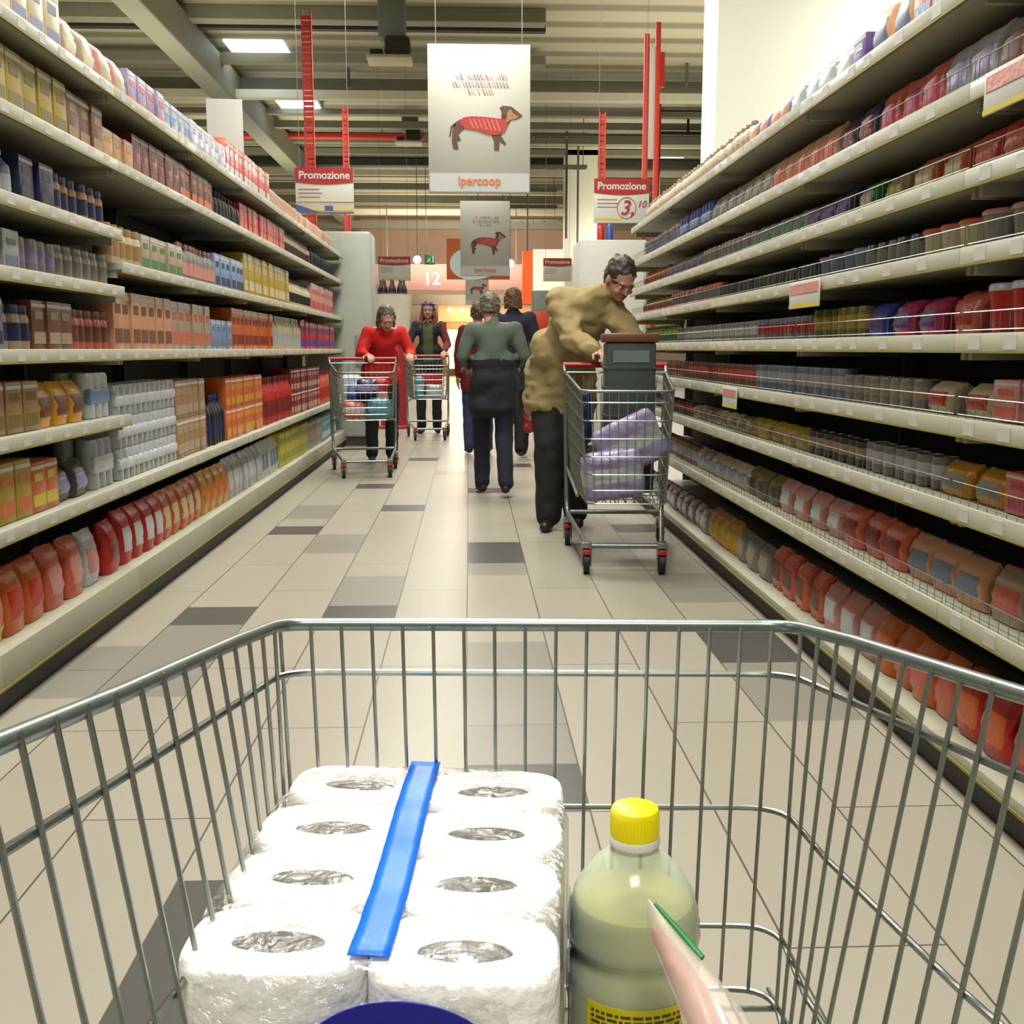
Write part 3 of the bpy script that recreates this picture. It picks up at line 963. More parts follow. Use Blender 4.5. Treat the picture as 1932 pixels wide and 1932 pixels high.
def fill(side, shelfname, z, ztop, runs, x_end):
    """runs: (pixel where it starts, kind, colour, second colour, share of gap height filled, rows stacked, [back row colours])"""
    X = XL if side < 0 else XR
    edges = [r[0] for r in runs] + [x_end]
    for i, r in enumerate(runs):
        ya = max(1.9, atX(edges[i], 658, X).y)
        yb = atX(edges[i + 1], 658, X).y
        ya, yb = min(ya, yb), max(ya, yb)
        kind, c1, c2, hs, rows = r[1:6]
        nbr = runs[i - 1] if i > 0 else (runs[i + 1] if len(runs) > 1 else r)
        wd, dp = SIZE[kind]
        H = (ztop - z - .035) * hs / rows
        key = (kind, c1, c2, round(H, 2))
        mk = 'packet' if kind == 'packet' else kind
        if key not in mesh_cache:
            if kind == 'carton':
                me = carton_mesh(wd - .004, dp, H, c1, c2)
            elif kind in ('pouch', 'packet'):
                me = pouch_mesh(wd - .006, dp, H, c1, c2, len(mesh_cache))
            elif kind == 'multipack':
                me = multi_mesh(wd - .008, dp, H, c1, c2)
            else:
                me = lathe_mesh(kind, wd - .006, H, c1, c2)
            mesh_cache[key] = me
        me = mesh_cache[key]
        sname = 'left' if side < 0 else 'right'
        c12 = c1 + ' and ' + c2
        lb = '%s %s on the %s rack\'s %s beside the %s %s' % (c12, kind, sname, shelfname, nbr[2], PLUR[nbr[1]])
        if len(lb.split()) > 16:
            lb = '%s %s, %s rack\'s %s, beside %s %s' % (c12, kind, sname, shelfname, nbr[2], PLUR[nbr[1]])
        if len(lb.split()) > 16:
            lb = '%s %s, %s rack\'s %s, by %s %s' % (c1, kind, sname, shelfname, nbr[2], PLUR[nbr[1]])
        grp = '%s %s on the %s rack\'s %s, run %s the %s' % (c12, PLUR[kind], sname, shelfname, 'next to', nbr[2] + ' ' + PLUR[nbr[1]])
        if lb in used:
            print('DUP LABEL', lb)
        used[lb] = 1
        n = max(1, int(round((yb - ya) / wd)))
        st = (yb - ya) / n
        if n * st > 0 and st < wd * .9:
            n = max(1, n - 1)
            st = (yb - ya) / n
        for k in range(n):
            y = ya + st * (k + .5)
            jx = random.uniform(0, .012)
            for q in range(rows):
                o = bpy.data.objects.new(kind, me)
                COL.objects.link(o)
                o.rotation_euler = (0, 0, (PI / 2 if side < 0 else -PI / 2) + (random.uniform(-.04, .04) if rows == 1 and kind in ('carton', 'pouch', 'packet') and st > wd * 1.06 else 0))
                if side < 0:
                    xx = XL - .045 - dp / 2 - jx
                else:
                    xx = XR + .05 + dp / 2 + jx
                o.location = (xx, y, z + .001 + q * (H + .0008))
                o['label'] = lb
                o['category'] = kind
                o['group'] = grp

# left rack, near bays
NE = 238
fill(-1, 'bottom shelf', .196, .50, [(-260, 'pouch', 'yellow', 'orange', .86, 1), (10, 'pouch', 'orange', 'red', .80, 1), (90, 'pouch', 'salmon', 'pink', .82, 1), (165, 'pouch', 'white', 'pink', .80, 1), (200, 'pouch', 'red', 'dark red', .8, 1)], NE)
fill(-1, 'second shelf', .556, .80, [(-260, 'carton', 'mustard yellow', 'orange', .9, 1), (70, 'carton', 'orange', 'yellow', .8, 1), (120, 'pouch', 'dark grey', 'lilac', .62, 1), (180, 'multipack', 'silver grey', 'white', .92, 1)], NE)
fill(-1, 'third shelf', .831, 1.06, [(-260, 'carton', 'orange', 'brown', .93, 1), (0, 'carton', 'tan', 'olive', .84, 1), (95, 'pouch', 'golden', 'brown', .80, 1), (182, 'multipack', 'white', 'light blue', .9, 1)], NE)
fill(-1, 'fourth shelf', 1.096, 1.31, [(-260, 'carton', 'grey blue', 'navy', .9, 1), (40, 'jar', 'beige', 'navy', .8, 1), (95, 'carton', 'brown', 'beige', .92, 1), (165, 'jar', 'salmon', 'brown', .82, 1)], NE)
fill(-1, 'fifth shelf', 1.346, 1.54, [(-260, 'carton', 'silver grey', 'grey blue', .8, 1), (80, 'can', 'grey', 'lilac', .72, 1), (150, 'jar', 'beige', 'grey', .76, 1)], NE)
fill(-1, 'sixth shelf', 1.571, 1.81, [(-260, 'pouch', 'grey', 'dark grey', .8, 1), (20, 'bottle', 'grey blue', 'silver grey', .75, 1), (85, 'carton', 'navy', 'black', .75, 1), (150, 'jar', 'tan', 'navy', .7, 1)], NE)
fill(-1, 'seventh shelf', 1.841, 2.09, [(-260, 'pouch', 'grey', 'lilac', .85, 1), (45, 'carton', 'mustard yellow', 'olive', .93, 1), (180, 'carton', 'brown', 'tan', .88, 1)], NE)
fill(-1, 'top shelf', 2.126, 2.42, [(-260, 'carton', 'peach', 'cream', .74, 1), (90, 'carton', 'cream', 'grey blue', .78, 1), (175, 'pouch', 'beige', 'cream', .7, 1)], NE)
# left rack, far bays (five shelves)
FE = 640
fill(-1, 'bottom shelf, far half', .196, .50, [(NE, 'pouch', 'red', 'white', .86, 1), (315, 'pouch', 'orange', 'cream', .86, 1), (390, 'pouch', 'golden', 'orange', .88, 1), (438, 'pouch', 'silver grey', 'white', .92, 1), (500, 'pouch', 'white', 'grey blue', .95, 1), (535, 'carton', 'yellow', 'lime green', .95, 1), (588, 'carton', 'beige', 'grey', .9, 1), (612, 'carton', 'teal', 'white', .9, 1)], FE)
fill(-1, 'second shelf, far half', .556, 1.06, [(NE, 'multipack', 'silver grey', 'white', .84, 3), (345, 'carton', 'tan', 'beige', .82, 2), (400, 'bottle', 'black', 'navy', .6, 1), (440, 'carton', 'orange', 'golden', .78, 2), (505, 'bottle', 'red', 'dark red', .72, 1), (560, 'carton', 'dark red', 'pink', .8, 2), (610, 'bottle', 'salmon', 'red', .7, 1)], FE)
fill(-1, 'third shelf, far half', 1.096, 1.41, [(NE, 'carton', 'peach', 'brown', .86, 1), (345, 'carton', 'beige', 'salmon', .84, 1), (415, 'carton', 'light blue', 'grey blue', .6, 1), (455, 'carton', 'orange', 'dark red', .9, 1), (528, 'bottle', 'cream', 'silver grey', .9, 1), (580, 'carton', 'red', 'blue', .85, 1)], FE)
fill(-1, 'fourth shelf, far half', 1.446, 1.80, [(NE, 'jar', 'cream', 'tan', .5, 1), (300, 'carton', 'beige', 'green', .5, 1), (370, 'bottle', 'grey', 'pink', .6, 1), (430, 'carton', 'light blue', 'navy', .62, 1), (480, 'carton', 'mustard yellow', 'cream', .84, 1), (560, 'bottle', 'cream', 'black', .7, 1), (600, 'carton', 'pink', 'red', .8, 1)], FE)
fill(-1, 'fifth shelf, far half', 1.841, 2.09, [(NE, 'carton', 'peach', 'mustard yellow', .62, 1), (292, 'carton', 'dark red', 'brown', .85, 1), (370, 'carton', 'brown', 'orange', .85, 1), (430, 'bottle', 'dark brown', 'black', .8, 1), (478, 'carton', 'red', 'orange', .86, 1), (555, 'bottle', 'cream', 'dark brown', .9, 1), (600, 'can', 'navy', 'black', .7, 1)], FE)
fill(-1, 'top shelf, far half', 2.126, 2.42, [(NE, 'pouch', 'pink', 'cream', .66, 1), (290, 'carton', 'lilac', 'salmon', .62, 1), (350, 'carton', 'light blue', 'cream', .6, 1), (395, 'carton', 'white', 'lilac', .62, 1), (455, 'carton', 'salmon', 'white', .86, 1), (530, 'carton', 'peach', 'beige', .5, 1)], FE)
# right rack: pixels fall from the near end to the far end
RE_ = 1196
def fr(nm, z, zt, runs):
    fill(1, nm, z, zt, runs, RE_)
fr('top shelf', 1.968, 2.24, [(2150, 'carton', 'beige', 'brown', .74, 1), (1790, 'carton', 'orange', 'light blue', .80, 1), (1655, 'pouch', 'peach', 'grey blue', .72, 1), (1580, 'carton', 'purple', 'lilac', .5, 1), (1545, 'pouch', 'silver grey', 'white', .6, 1), (1445, 'pouch', 'grey blue', 'peach', .55, 1), (1375, 'bottle', 'cream', 'beige', .62, 1)])
fr('eighth shelf', 1.722, 1.93, [(2150, 'pouch', 'grey', 'brown', .86, 1), (1800, 'pouch', 'silver grey', 'lilac', .9, 1), (1712, 'pouch', 'salmon', 'magenta', .88, 1), (1600, 'pouch', 'navy', 'dark red', .85, 1), (1530, 'pouch', 'peach', 'salmon', .85, 1), (1420, 'pouch', 'beige', 'grey', .85, 1), (1315, 'multipack', 'blue', 'light blue', .8, 1), (1258, 'tub', 'lilac', 'white', .7, 1)])
fr('seventh shelf', 1.522, 1.69, [(2150, 'pouch', 'red', 'salmon', .85, 1), (1760, 'pouch', 'orange', 'cream', .78, 1), (1660, 'pouch', 'tan', 'mustard yellow', .72, 1), (1604, 'pouch', 'green', 'cream', .8, 1), (1560, 'pouch', 'navy', 'purple', .8, 1), (1480, 'pouch', 'silver grey', 'green', .8, 1), (1390, 'can', 'beige', 'grey', .7, 1), (1300, 'pouch', 'grey', 'purple', .85, 1), (1235, 'bottle', 'golden', 'red', .85, 1)])
fr('sixth shelf', 1.34, 1.49, [(2150, 'tub', 'grey', 'pink', .8, 1), (1780, 'tub', 'cream', 'salmon', .72, 1), (1680, 'can', 'dark grey', 'grey', .7, 1), (1585, 'tub', 'grey blue', 'lilac', .7, 1), (1500, 'can', 'black', 'dark grey', .6, 1), (1330, 'can', 'salmon', 'grey', .8, 1), (1248, 'bottle', 'lime green', 'red', .9, 1)])
fr('fifth shelf', 1.134, 1.31, [(2150, 'tub', 'red', 'white', .85, 1), (1800, 'pouch', 'salmon', 'red', .8, 1), (1735, 'pouch', 'magenta', 'purple', .75, 1), (1640, 'pouch', 'blue', 'purple', .75, 1), (1590, 'can', 'olive', 'mustard yellow', .72, 1), (1500, 'can', 'grey blue', 'red', .62, 1), (1400, 'can', 'grey', 'white', .62, 1), (1258, 'bottle', 'lime green', 'green', .8, 1)])
fr('fourth shelf', .93, 1.10, [(2150, 'carton', 'pink', 'salmon', .72, 1), (1840, 'packet', 'cream', 'red', .62, 1), (1700, 'can', 'grey', 'beige', .62, 1), (1560, 'can', 'grey blue', 'silver grey', .75, 1), (1400, 'can', 'brown', 'salmon', .72, 1), (1270, 'can', 'beige', 'salmon', .7, 1)])
fr('third shelf', .721, .89, [(2150, 'carton', 'salmon', 'magenta', .72, 1), (1870, 'packet', 'golden', 'grey', .66, 1), (1740, 'can', 'grey', 'white', .66, 1), (1600, 'can', 'dark grey', 'beige', .6, 1), (1500, 'packet', 'mustard yellow', 'tan', .6, 1), (1390, 'packet', 'cream', 'brown', .55, 1), (1290, 'can', 'dark grey', 'salmon', .55, 1)])
fr('second shelf', .456, .68, [(2150, 'packet', 'beige', 'salmon', .68, 1), (1840, 'packet', 'peach', 'grey blue', .66, 1), (1690, 'packet', 'salmon', 'dark red', .70, 1), (1570, 'packet', 'pink', 'white', .66, 1), (1450, 'pouch', 'olive', 'dark grey', .66, 1), (1390, 'packet', 'cream', 'light blue', .6, 1), (1300, 'can', 'tan', 'silver grey', .55, 1)])
fr('bottom shelf', .12, .42, [(2150, 'pouch', 'red', 'orange', .66, 1), (1800, 'pouch', 'orange', 'salmon', .64, 1), (1640, 'pouch', 'pink', 'white', .64, 1), (1540, 'pouch', 'salmon', 'brown', .66, 1), (1440, 'packet', 'grey', 'beige', .55, 1), (1372, 'pouch', 'golden', 'mustard yellow', .6, 1), (1322, 'packet', 'grey', 'silver grey', .5, 1)])
# promotional shelf talkers clipped to the right rails
for (px, z, lb, ww) in ((1520, 1.338, 'pink and white promotional tag hanging from the sixth shelf rail, right rack', .34), (1385, .928, 'pink and white promotional tag hanging from the fourth shelf rail, right rack', .26), (1880, 1.72, 'lilac promotional tag on the eighth shelf rail at the near end, right rack', .22)):
    y = atX(px, 658, XR).y
    o = thing('shelf_tag', lb, 'tag', (XR - .012, y, z - .095))
    MB().box(-.003, .0, -ww / 2, ww / 2, 0, .095, .001).build('card', M_paper, o)
    MB().box(-.0045, -.003, -ww / 2 + .01, ww / 2 - .01, .05, .085).build('print', pm('pink'), o, False)
    MB().box(-.004, -.0025, -ww / 2, ww / 2, .002, .014).build('yellow_line', M_yel, o, False)
# ================================================================== OUR TROLLEY (frame of the camera heading: x right, y forward)
def rimdrop(F): return .243 - .143 * (.92 - F)
def cxf(F): return .0208 + .042 * (.92 - F)
def hwf(F, dz): return .227 + .121 * (.92 - F) - .15 * dz * min(1.0, max(0.0, (.92 - F) / .2))
FR = .12                                          # rear of basket
def side_pt(sgn, F, drop):
    dz = drop - rimdrop(F)
    return Vector((cxf(F) + sgn * hwf(F, dz), F, HC - drop))
def front_F(drop): return .92 + (drop - .243) * .02
tr = thing('shopping_trolley', 'wire shopping trolley filling the foreground, holding the toilet paper pack', 'trolley', (0, 0, 0), -PSI)
def loop(dropf, cr=.035):
    """polyline: rear left -> front left -> front right -> rear right"""
    df = dropf(.92)
    pts = []
    for F in (FR, .35, .6, .8):
        pts.append(side_pt(-1, F, dropf(F)))
    fl_ = side_pt(-1, front_F(df), df); fr_ = side_pt(1, front_F(df), df)
    fl_.y += .0; fr_.y -= .006
    pts += [fl_, fr_]
    for F in (.8, .6, .35, FR):
        pts.append(side_pt(1, F, dropf(F)))
    out = pts[:3] + rounded(pts[3:7], cr, 6)[1:-1] + pts[7:]
    return [pts[0], pts[1], pts[2], pts[3]] + rounded([pts[3], pts[4], pts[5], pts[6]], cr, 6)[1:-1] + pts[6:]
d1 = lambda F: rimdrop(F)
d2 = lambda F: .2875 - .126 * (.92 - F)
d3 = lambda F: .415 - .09 * (.92 - F)
d4 = lambda F: .533 - .07 * (.92 - F)
d5 = lambda F: .598 - .02 * (.92 - F)
rim = loop(d1, .03)
# the rim steps up a little where the front bow laps over the side tubes
for p in rim:
    if p.y < .80:
        p.z -= .004
MB().tube(rim, .0057, 12).build('top_rim', M_zincrim, tr)
mb = MB()
for d, r in ((d2, .0030), (d3, .0026), (d4, .0026), (d5, .0030)):
    mb.tube(loop(d, .04), r, 8)
mb.build('basket_band', M_zinc, tr)
# front panel wires
mb = MB()
dlow = d5(.92)
for i in range(17):
    px = 530 + 57.6 * i
    p = locF(px, 1187, front_F(.243))
    f = (px - 1010) / 480
    t = Vector((cxf(.92) + (.2268 if f > 0 else .2268) * f, front_F(.243) - .006 * (f * .5 + .5) - .005, HC - .243))
    b = Vector((cxf(.92) + .222 * f * .985, front_F(dlow) - .006 * (f * .5 + .5) - .004, HC - dlow))
    mb.tube([t, b], .0018, 6)
mb.build('front_panel', M_zinc, tr)
for sgn in (-1, 1):
    mb = MB()
    F = .888
    while F > FR:
        t, b = side_pt(sgn, F, rimdrop(F)), side_pt(sgn, F, d5(F))
        t.x -= sgn * .004; b.x -= sgn * .003
        m_ = side_pt(sgn, F, d3(F)); m_.x -= sgn * .0035
        mb.tube([t, m_, b], .0018, 6)
        F -= .0335
    mb.build('side_panel', M_zinc, tr)
# floor grid of the basket
mb = MB()
for i in range(12):
    f = -1 + 2 * i / 11
    a = Vector((cxf(.92) + .222 * f, .925, HC - .600)); b = Vector((cxf(FR) + .265 * f, FR, HC - .612))
    mb.tube([a, b], .0021, 6)
for k in range(9):
    F = .9 - k * .096
    a, b = side_pt(-1, F, d5(F)), side_pt(1, F, d5(F))
    a.z = b.z = HC - .604
    mb.tube([a, b], .0026, 6)
mb.build('floor_grid', M_zinc, tr)
# rear gate, handle
mb = MB()
for i in range(15):
    f = -1 + 2 * i / 14
    mb.tube([(cxf(FR) + .31 * f, FR, HC - rimdrop(FR) - .02), (cxf(FR) + .255 * f, FR + .02, HC - .60)], .002, 6)
mb.tube([(cxf(FR) - .31, FR, HC - rimdrop(FR) - .02), (cxf(FR) + .31, FR, HC - rimdrop(FR) - .02)], .003, 6)
mb.build('rear_gate', M_zinc, tr)
MB().tube([(cxf(FR) - .33, FR - .06, .99), (cxf(FR) + .33, FR - .06, .99)], .014, 14).build('handle', M_redpl, tr)
mb = MB()
for sgn in (-1, 1):
    q = side_pt(sgn, FR, rimdrop(FR))
    mb.tube(rounded([(q.x, FR + .1, q.z), (q.x, FR, q.z + .01), (cxf(FR) + sgn * .325, FR - .06, .99)], .03), .0065, 10)
    # chassis: column down and runner forward to the casters
    mb.tube(rounded([(cxf(FR) + sgn * .325, FR - .04, .985), (cxf(FR) + sgn * .30, FR - .01, .55), (cxf(FR) + sgn * .275, FR + .03, .20), (cxf(.9) + sgn * .19, .80, .14)], .06), .011, 10)
    mb.tube([(cxf(FR) + sgn * .29, FR + .0, .46), (cxf(.5) + sgn * .235, .62, .485)], .008, 8)
mb.tube([(cxf(.9) - .19, .80, .14), (cxf(.9) + .19, .80, .14)], .011, 10)
mb.tube([(cxf(FR) - .275, FR + .03, .2), (cxf(FR) + .275, FR + .03, .2)], .011, 10)
mb.build('chassis', M_zincrim, tr)
for (x, y) in ((cxf(.9) - .185, .80), (cxf(.9) + .185, .80), (cxf(FR) - .27, FR + .03), (cxf(FR) + .27, FR + .03)):
    wmb = MB().tube([(x - .013, y, .055), (x + .013, y, .055)], .055, 20)
    wo = wmb.build('wheel', M_black, tr)
    MB().box(x - .02, x - .016, y - .02, y + .02, .04, .14, .003).box(x + .016, x + .02, y - .02, y + .02, .04, .14, .003).box(x - .02, x + .02, y - .02, y + .02, .13, .15, .003).build('caster_fork', M_zincrim, wo)

# ------------------------------------------------------------------ toilet paper pack
M_tissue = mat('tissue white', (246, 246, 240), .9, noise=.015, scale=30, bump=.35, bscale=90)
M_core = mat('cardboard core', (176, 176, 170), .9)
def film_mat():
    m = bpy.data.materials.new('clear film')
    m.use_nodes = True
    nt = m.node_tree
    nt.nodes.remove(nt.nodes['Principled BSDF'])
    out = nt.nodes['Material Output']
    tr_ = nt.nodes.new('ShaderNodeBsdfTransparent')
    tr_.inputs[0].default_value = (.985, .985, .985, 1)
    gl = nt.nodes.new('ShaderNodeBsdfGlossy')
    gl.inputs['Roughness'].default_value = .12
    gl.inputs['Color'].default_value = (1, 1, 1, 1)
    tc = nt.nodes.new('ShaderNodeTexCoord')
    nz = nt.nodes.new('ShaderNodeTexNoise')
    nz.inputs['Scale'].default_value = 55
    nz.inputs['Detail'].default_value = 6
    nz.inputs['Distortion'].default_value = 1.2
    nt.links.new(tc.outputs['Object'], nz.inputs['Vector'])
    bp = nt.nodes.new('ShaderNodeBump')
    bp.inputs['Strength'].default_value = 1.0
    bp.inputs['Distance'].default_value = .012
    nt.links.new(nz.outputs['Fac'], bp.inputs['Height'])
    nt.links.new(bp.outputs['Normal'], gl.inputs['Normal'])
    fr_ = nt.nodes.new('ShaderNodeLayerWeight')
    fr_.inputs['Blend'].default_value = .25
    mr = nt.nodes.new('ShaderNodeMapRange')
    mr.inputs['To Min'].default_value = .13
    mr.inputs['To Max'].default_value = .55
    nt.links.new(fr_.outputs['Facing'], mr.inputs['Value'])
    mx = nt.nodes.new('ShaderNodeMixShader')
    nt.links.new(mr.outputs['Result'], mx.inputs[0])
    nt.links.new(tr_.outputs[0], mx.inputs[1])
    nt.links.new(gl.outputs[0], mx.inputs[2])
    nt.links.new(mx.outputs[0], out.inputs['Surface'])
    return m
M_film = film_mat()
pc = Vector((-.0825, .752, .7265))                # centre of the top face, camera heading frame
root_rot = Matrix.Rotation(-PSI, 4, 'Z')
pw = root_rot @ pc
pack = thing('toilet_paper_pack', 'large pack of white toilet rolls with a bright blue carrying strip, in the foreground trolley', 'toilet paper', (pw.x, pw.y, pw.z - .218), -PSI - R(3.5))
HR = .108
def roll_mesh():
    a, b = .0604, .0410
    mb = MB()
    n = 40
    def ring(sa, sb, z, ex):
        out = []
        for k in range(n):
            t = 2 * PI * k / n
            ca, sn = math.cos(t), math.sin(t)
            out.append((a * sa * math.copysign(abs(ca) ** (2 / ex), ca), b * sb * math.copysign(abs(sn) ** (2 / ex), sn), z))
        return out
    def cring(sa, sb, z):
        return [(.0305 * sa * math.cos(2 * PI * k / n), .0138 * sb * math.sin(2 * PI * k / n), z) for k in range(n)]
    rings = [cring(1, 1, .004), ring(.97, .95, 0, 3.3), ring(1, 1, .006, 3.3), ring(1, 1, HR - .009, 3.3), ring(.99, .985, HR - .004, 3.3), ring(.965, .95, HR - .001, 3.1), ring(.88, .82, HR, 2.6), cring(1.12, 1.2, HR - .0005), cring(1, 1, HR - .004)]
    vs = [p for r_ in rings for p in r_]
    fs = []
    for i in range(len(rings) - 1):
        for k in range(n):
            k2 = (k + 1) % n
            fs.append((i * n + k, i * n + k2, (i + 1) * n + k2, (i + 1) * n + k))
    mb.add(vs, fs)
    mb.mi = 1
    inner = [cring(1, 1, HR - .004), cring(.98, .96, HR - .05), cring(.98, .96, .004)]
    vs = [p for r_ in inner for p in r_]
    fs = []
    for i in range(2):
        for k in range(n):
            k2 = (k + 1) % n
            fs.append((i * n + k, i * n + k2, (i + 1) * n + k2, (i + 1) * n + k))
    fs.append(tuple(2 * n + k for k in range(n)))
    mb.add(vs, fs)
    return mb.mesh('toilet_roll', [M_tissue, M_core])
rm = roll_mesh()
rr = random.Random(5)
for lay in (0, 1):
    for j in range(4):
        for s in (-1, 1):
            o = child('toilet_roll', rm, pack, (s * .0605 + rr.uniform(-.0012, .0012), (j - 1.5) * .0815 + (-.002 if s > 0 else .002), lay * .1085))
            o.rotation_euler = (rr.uniform(-.02, .02), rr.uniform(-.02, .02), rr.uniform(-.03, .03))
# film: envelope that follows the rolls loosely
n = 96
def env(z, grow, sink):
    out = []
    for k in range(n):
        t = 2 * PI * k / n
        ca, sn = math.cos(t), math.sin(t)
        x = (.1225 + grow) * math.copysign(abs(ca) ** .32, ca)
        y = (.1655 + grow) * math.copysign(abs(sn) ** .32, sn)
        dip = .5 - .5 * math.cos(2 * PI * (y / .0815))
        if abs(x) > .11:
            x -= math.copysign(sink * dip, x)
        if abs(y) > .16 and abs(x) < .03:
            y -= math.copysign(sink * 1.6 * math.cos(x / .03 * PI / 2), y)
        out.append((x, y, z))
    return out
mb = MB()
rs = [env(.0, 0, .004), env(.004, .002, .006), env(.06, .003, .008), env(.105, .001, .010), env(.16, .003, .009), env(.205, .003, .008), env(.2155, -.001, .007), env(.2195, -.010, .004)]
vs = [p for r_ in rs for p in r_]
fs = [(i * n + k, i * n + (k + 1) % n, (i + 1) * n + (k + 1) % n, (i + 1) * n + k) for i in range(len(rs) - 1) for k in range(n)]
fs.append(tuple((len(rs) - 1) * n + k for k in range(n)))
mb.add(vs, fs)
mb.build('plastic_film', M_film, pack)
# blue strip lies along the middle of the top
M_strip = mat('blue strip', (0, 104, 228), .42, noise=.05, bump=.07, bscale=90)
mb = MB()
N_ = 24
vs, fs = [], []
for i in range(N_ + 1):
    t = i / N_
    y = -.147 + t * .310
    z = .2216 + .0004 * math.sin(t * 40)
    cxs = .0025 - .0075 * t + .0012 * math.sin(t * 6)
    for k in range(5):
        vs.append((cxs + (k / 4 - .5) * .0262, y, z + .0003 * math.sin(i * 1.9 + k * 1.4)))
for i in range(N_):
    for k in range(4):
        fs.append((i * 5 + k, i * 5 + k + 1, (i + 1) * 5 + k + 1, (i + 1) * 5 + k))
mb.add(vs, fs)
so = mb.build('carrying_strip', M_strip, pack)
sol = so.modifiers.new('s', 'SOLIDIFY'); sol.thickness = .0008
# dark blue oval print on the near side
mb = MB()
mb.prism([(.026 + .066 * math.cos(2 * PI * k / 48), .156 + .050 * math.sin(2 * PI * k / 48)) for k in range(48)], -.1702, -.1690)
mb.build('oval_label', mat('navy print', (14, 18, 138), .3, noise=.06), pack)
# blue print at the flanks of the film
for s in (-1, 1):
    mb = MB()
    mb.box(s * .1262 - .0004, s * .1262 + .0004, -.06, .06, .09, .16)
    mb.build('side_print', mat('film blue print', (70, 92, 150), .35), pack, False)

# ------------------------------------------------------------------ bottle
bx = locF(1198, 1538, .797).x
bw = root_rot @ Vector((bx, .797, HC - .5955))
bt = thing('detergent_bottle', 'pale yellow translucent plastic bottle with yellow screw cap beside the toilet paper', 'bottle', (bw.x, bw.y, bw.z), -PSI)
Hb = .236                                          # from foot to cap top
def fz(d): return Hb - d
M_bot = bpy.data.materials.new('translucent bottle plastic')
M_bot.use_nodes = True
nt = M_bot.node_tree
bs = nt.nodes['Principled BSDF']
bs.inputs['Base Color'].default_value = lin((206, 218, 196))
bs.inputs['Roughness'].default_value = .12
out = nt.nodes['Material Output']
tp = nt.nodes.new('ShaderNodeBsdfTransparent')
tp.inputs[0].default_value = (.93, .95, .86, 1)
mx = nt.nodes.new('ShaderNodeMixShader')
lw = nt.nodes.new('ShaderNodeLayerWeight')
lw.inputs[0].default_value = .35
mr = nt.nodes.new('ShaderNodeMapRange')
mr.inputs['To Min'].default_value = .36
mr.inputs['To Max'].default_value = .85
nt.links.new(lw.outputs['Facing'], mr.inputs['Value'])
nt.links.new(mr.outputs['Result'], mx.inputs[0])
nt.links.new(tp.outputs[0], mx.inputs[1])
nt.links.new(bs.outputs[0], mx.inputs[2])
nt.links.new(mx.outputs[0], out.inputs['Surface'])
prof = [(.046, 0), (.0515, .006), (.0525, .02), (.0525, fz(.165)), (.0545, fz(.150)), (.0545, fz(.138)), (.0538, fz(.130)), (.0492, fz(.122)), (.0490, fz(.115)), (.0532, fz(.109)),
        (.0540, fz(.104)), (.0526, fz(.099)), (.0534, fz(.094)), (.0516, fz(.089)), (.0522, fz(.085)), (.0492, fz(.077)), (.0478, fz(.070)), (.0430, fz(.062)), (.0370, fz(.053)), (.0290, fz(.044)), (.0205, fz(.037)), (.0165, fz(.034)), (.0160, fz(.028))]
MB().lathe(prof, n=56).build('bottle_body', M_bot, bt)
M_liq = mat('pale yellow liquid', (204, 196, 110), .2, noise=.04, trans=.2)
lp = [(max(.001, r - .003), z + .002) for r, z in prof if z < fz(.078)]
MB().lathe([(.001, .003)] + lp + [(.0470, fz(.0765)), (.001, fz(.0765))], n=48).build('liquid', M_liq, bt)
M_cap = mat('yellow cap', (246, 226, 0), .35, noise=.02)
mb = MB().lathe([(.0188, fz(.0235)), (.0192, fz(.021)), (.0192, fz(.0035)), (.0182, fz(.0008)), (.0165, fz(0))], n=48)
for k in range(48):
    a = 2 * PI * k / 48
    c, s = math.cos(a), math.sin(a)
    mb.tube([(c * .0191, s * .0191, fz(.022)), (c * .0191, s * .0191, fz(.004))], .0005, 4)
mb.build('screw_cap', M_cap, bt)
MB().lathe([(.0180, fz(.0315)), (.0200, fz(.030)), (.0202, fz(.0255)), (.0190, fz(.0235))], n=40).build('tamper_ring', mat('white ring', (214, 212, 204), .4), bt)
lb_ = MB()
for k in range(20):
    a0, a1 = -2.36 + k * .0785, -2.36 + (k + 1) * .0785
    q = [(math.cos(a) * r_, math.sin(a) * r_, z) for z in (fz(.205), fz(.1405)) for r_ in (.0549, .0555) for a in (a0, a1)]
    lb_.add(q, [(2, 3, 7, 6), (0, 4, 5, 1), (4, 6, 7, 5), (0, 1, 3, 2)])
lo_ = lb_.build('label', mat('bottle label yellow', (206, 190, 20), .4, noise=.05), bt)
mb = MB()
rr = random.Random(2)
for row in range(6):
    z = fz(.1475 + row * .0045)
    a = -2.28
    while a < -1.0:
        wdt = rr.choice((.05, .09, .14))
        if not (-1.62 < a < -1.5):
            pts = [(math.cos(a + t * wdt) * .0560, math.sin(a + t * wdt) * .0560) for t in (0, .5, 1)]
            for i in range(2):
                (x0, y0), (x1, y1) = pts[i], pts[i + 1]
                mb.add([(x0, y0, z), (x1, y1, z), (x1, y1, z + .0022), (x0, y0, z + .0022)], [(0, 1, 2, 3)])
        a += wdt + .03
mb.build('label_print', mat('label print dark', (96, 84, 20), .5), lo_, False)

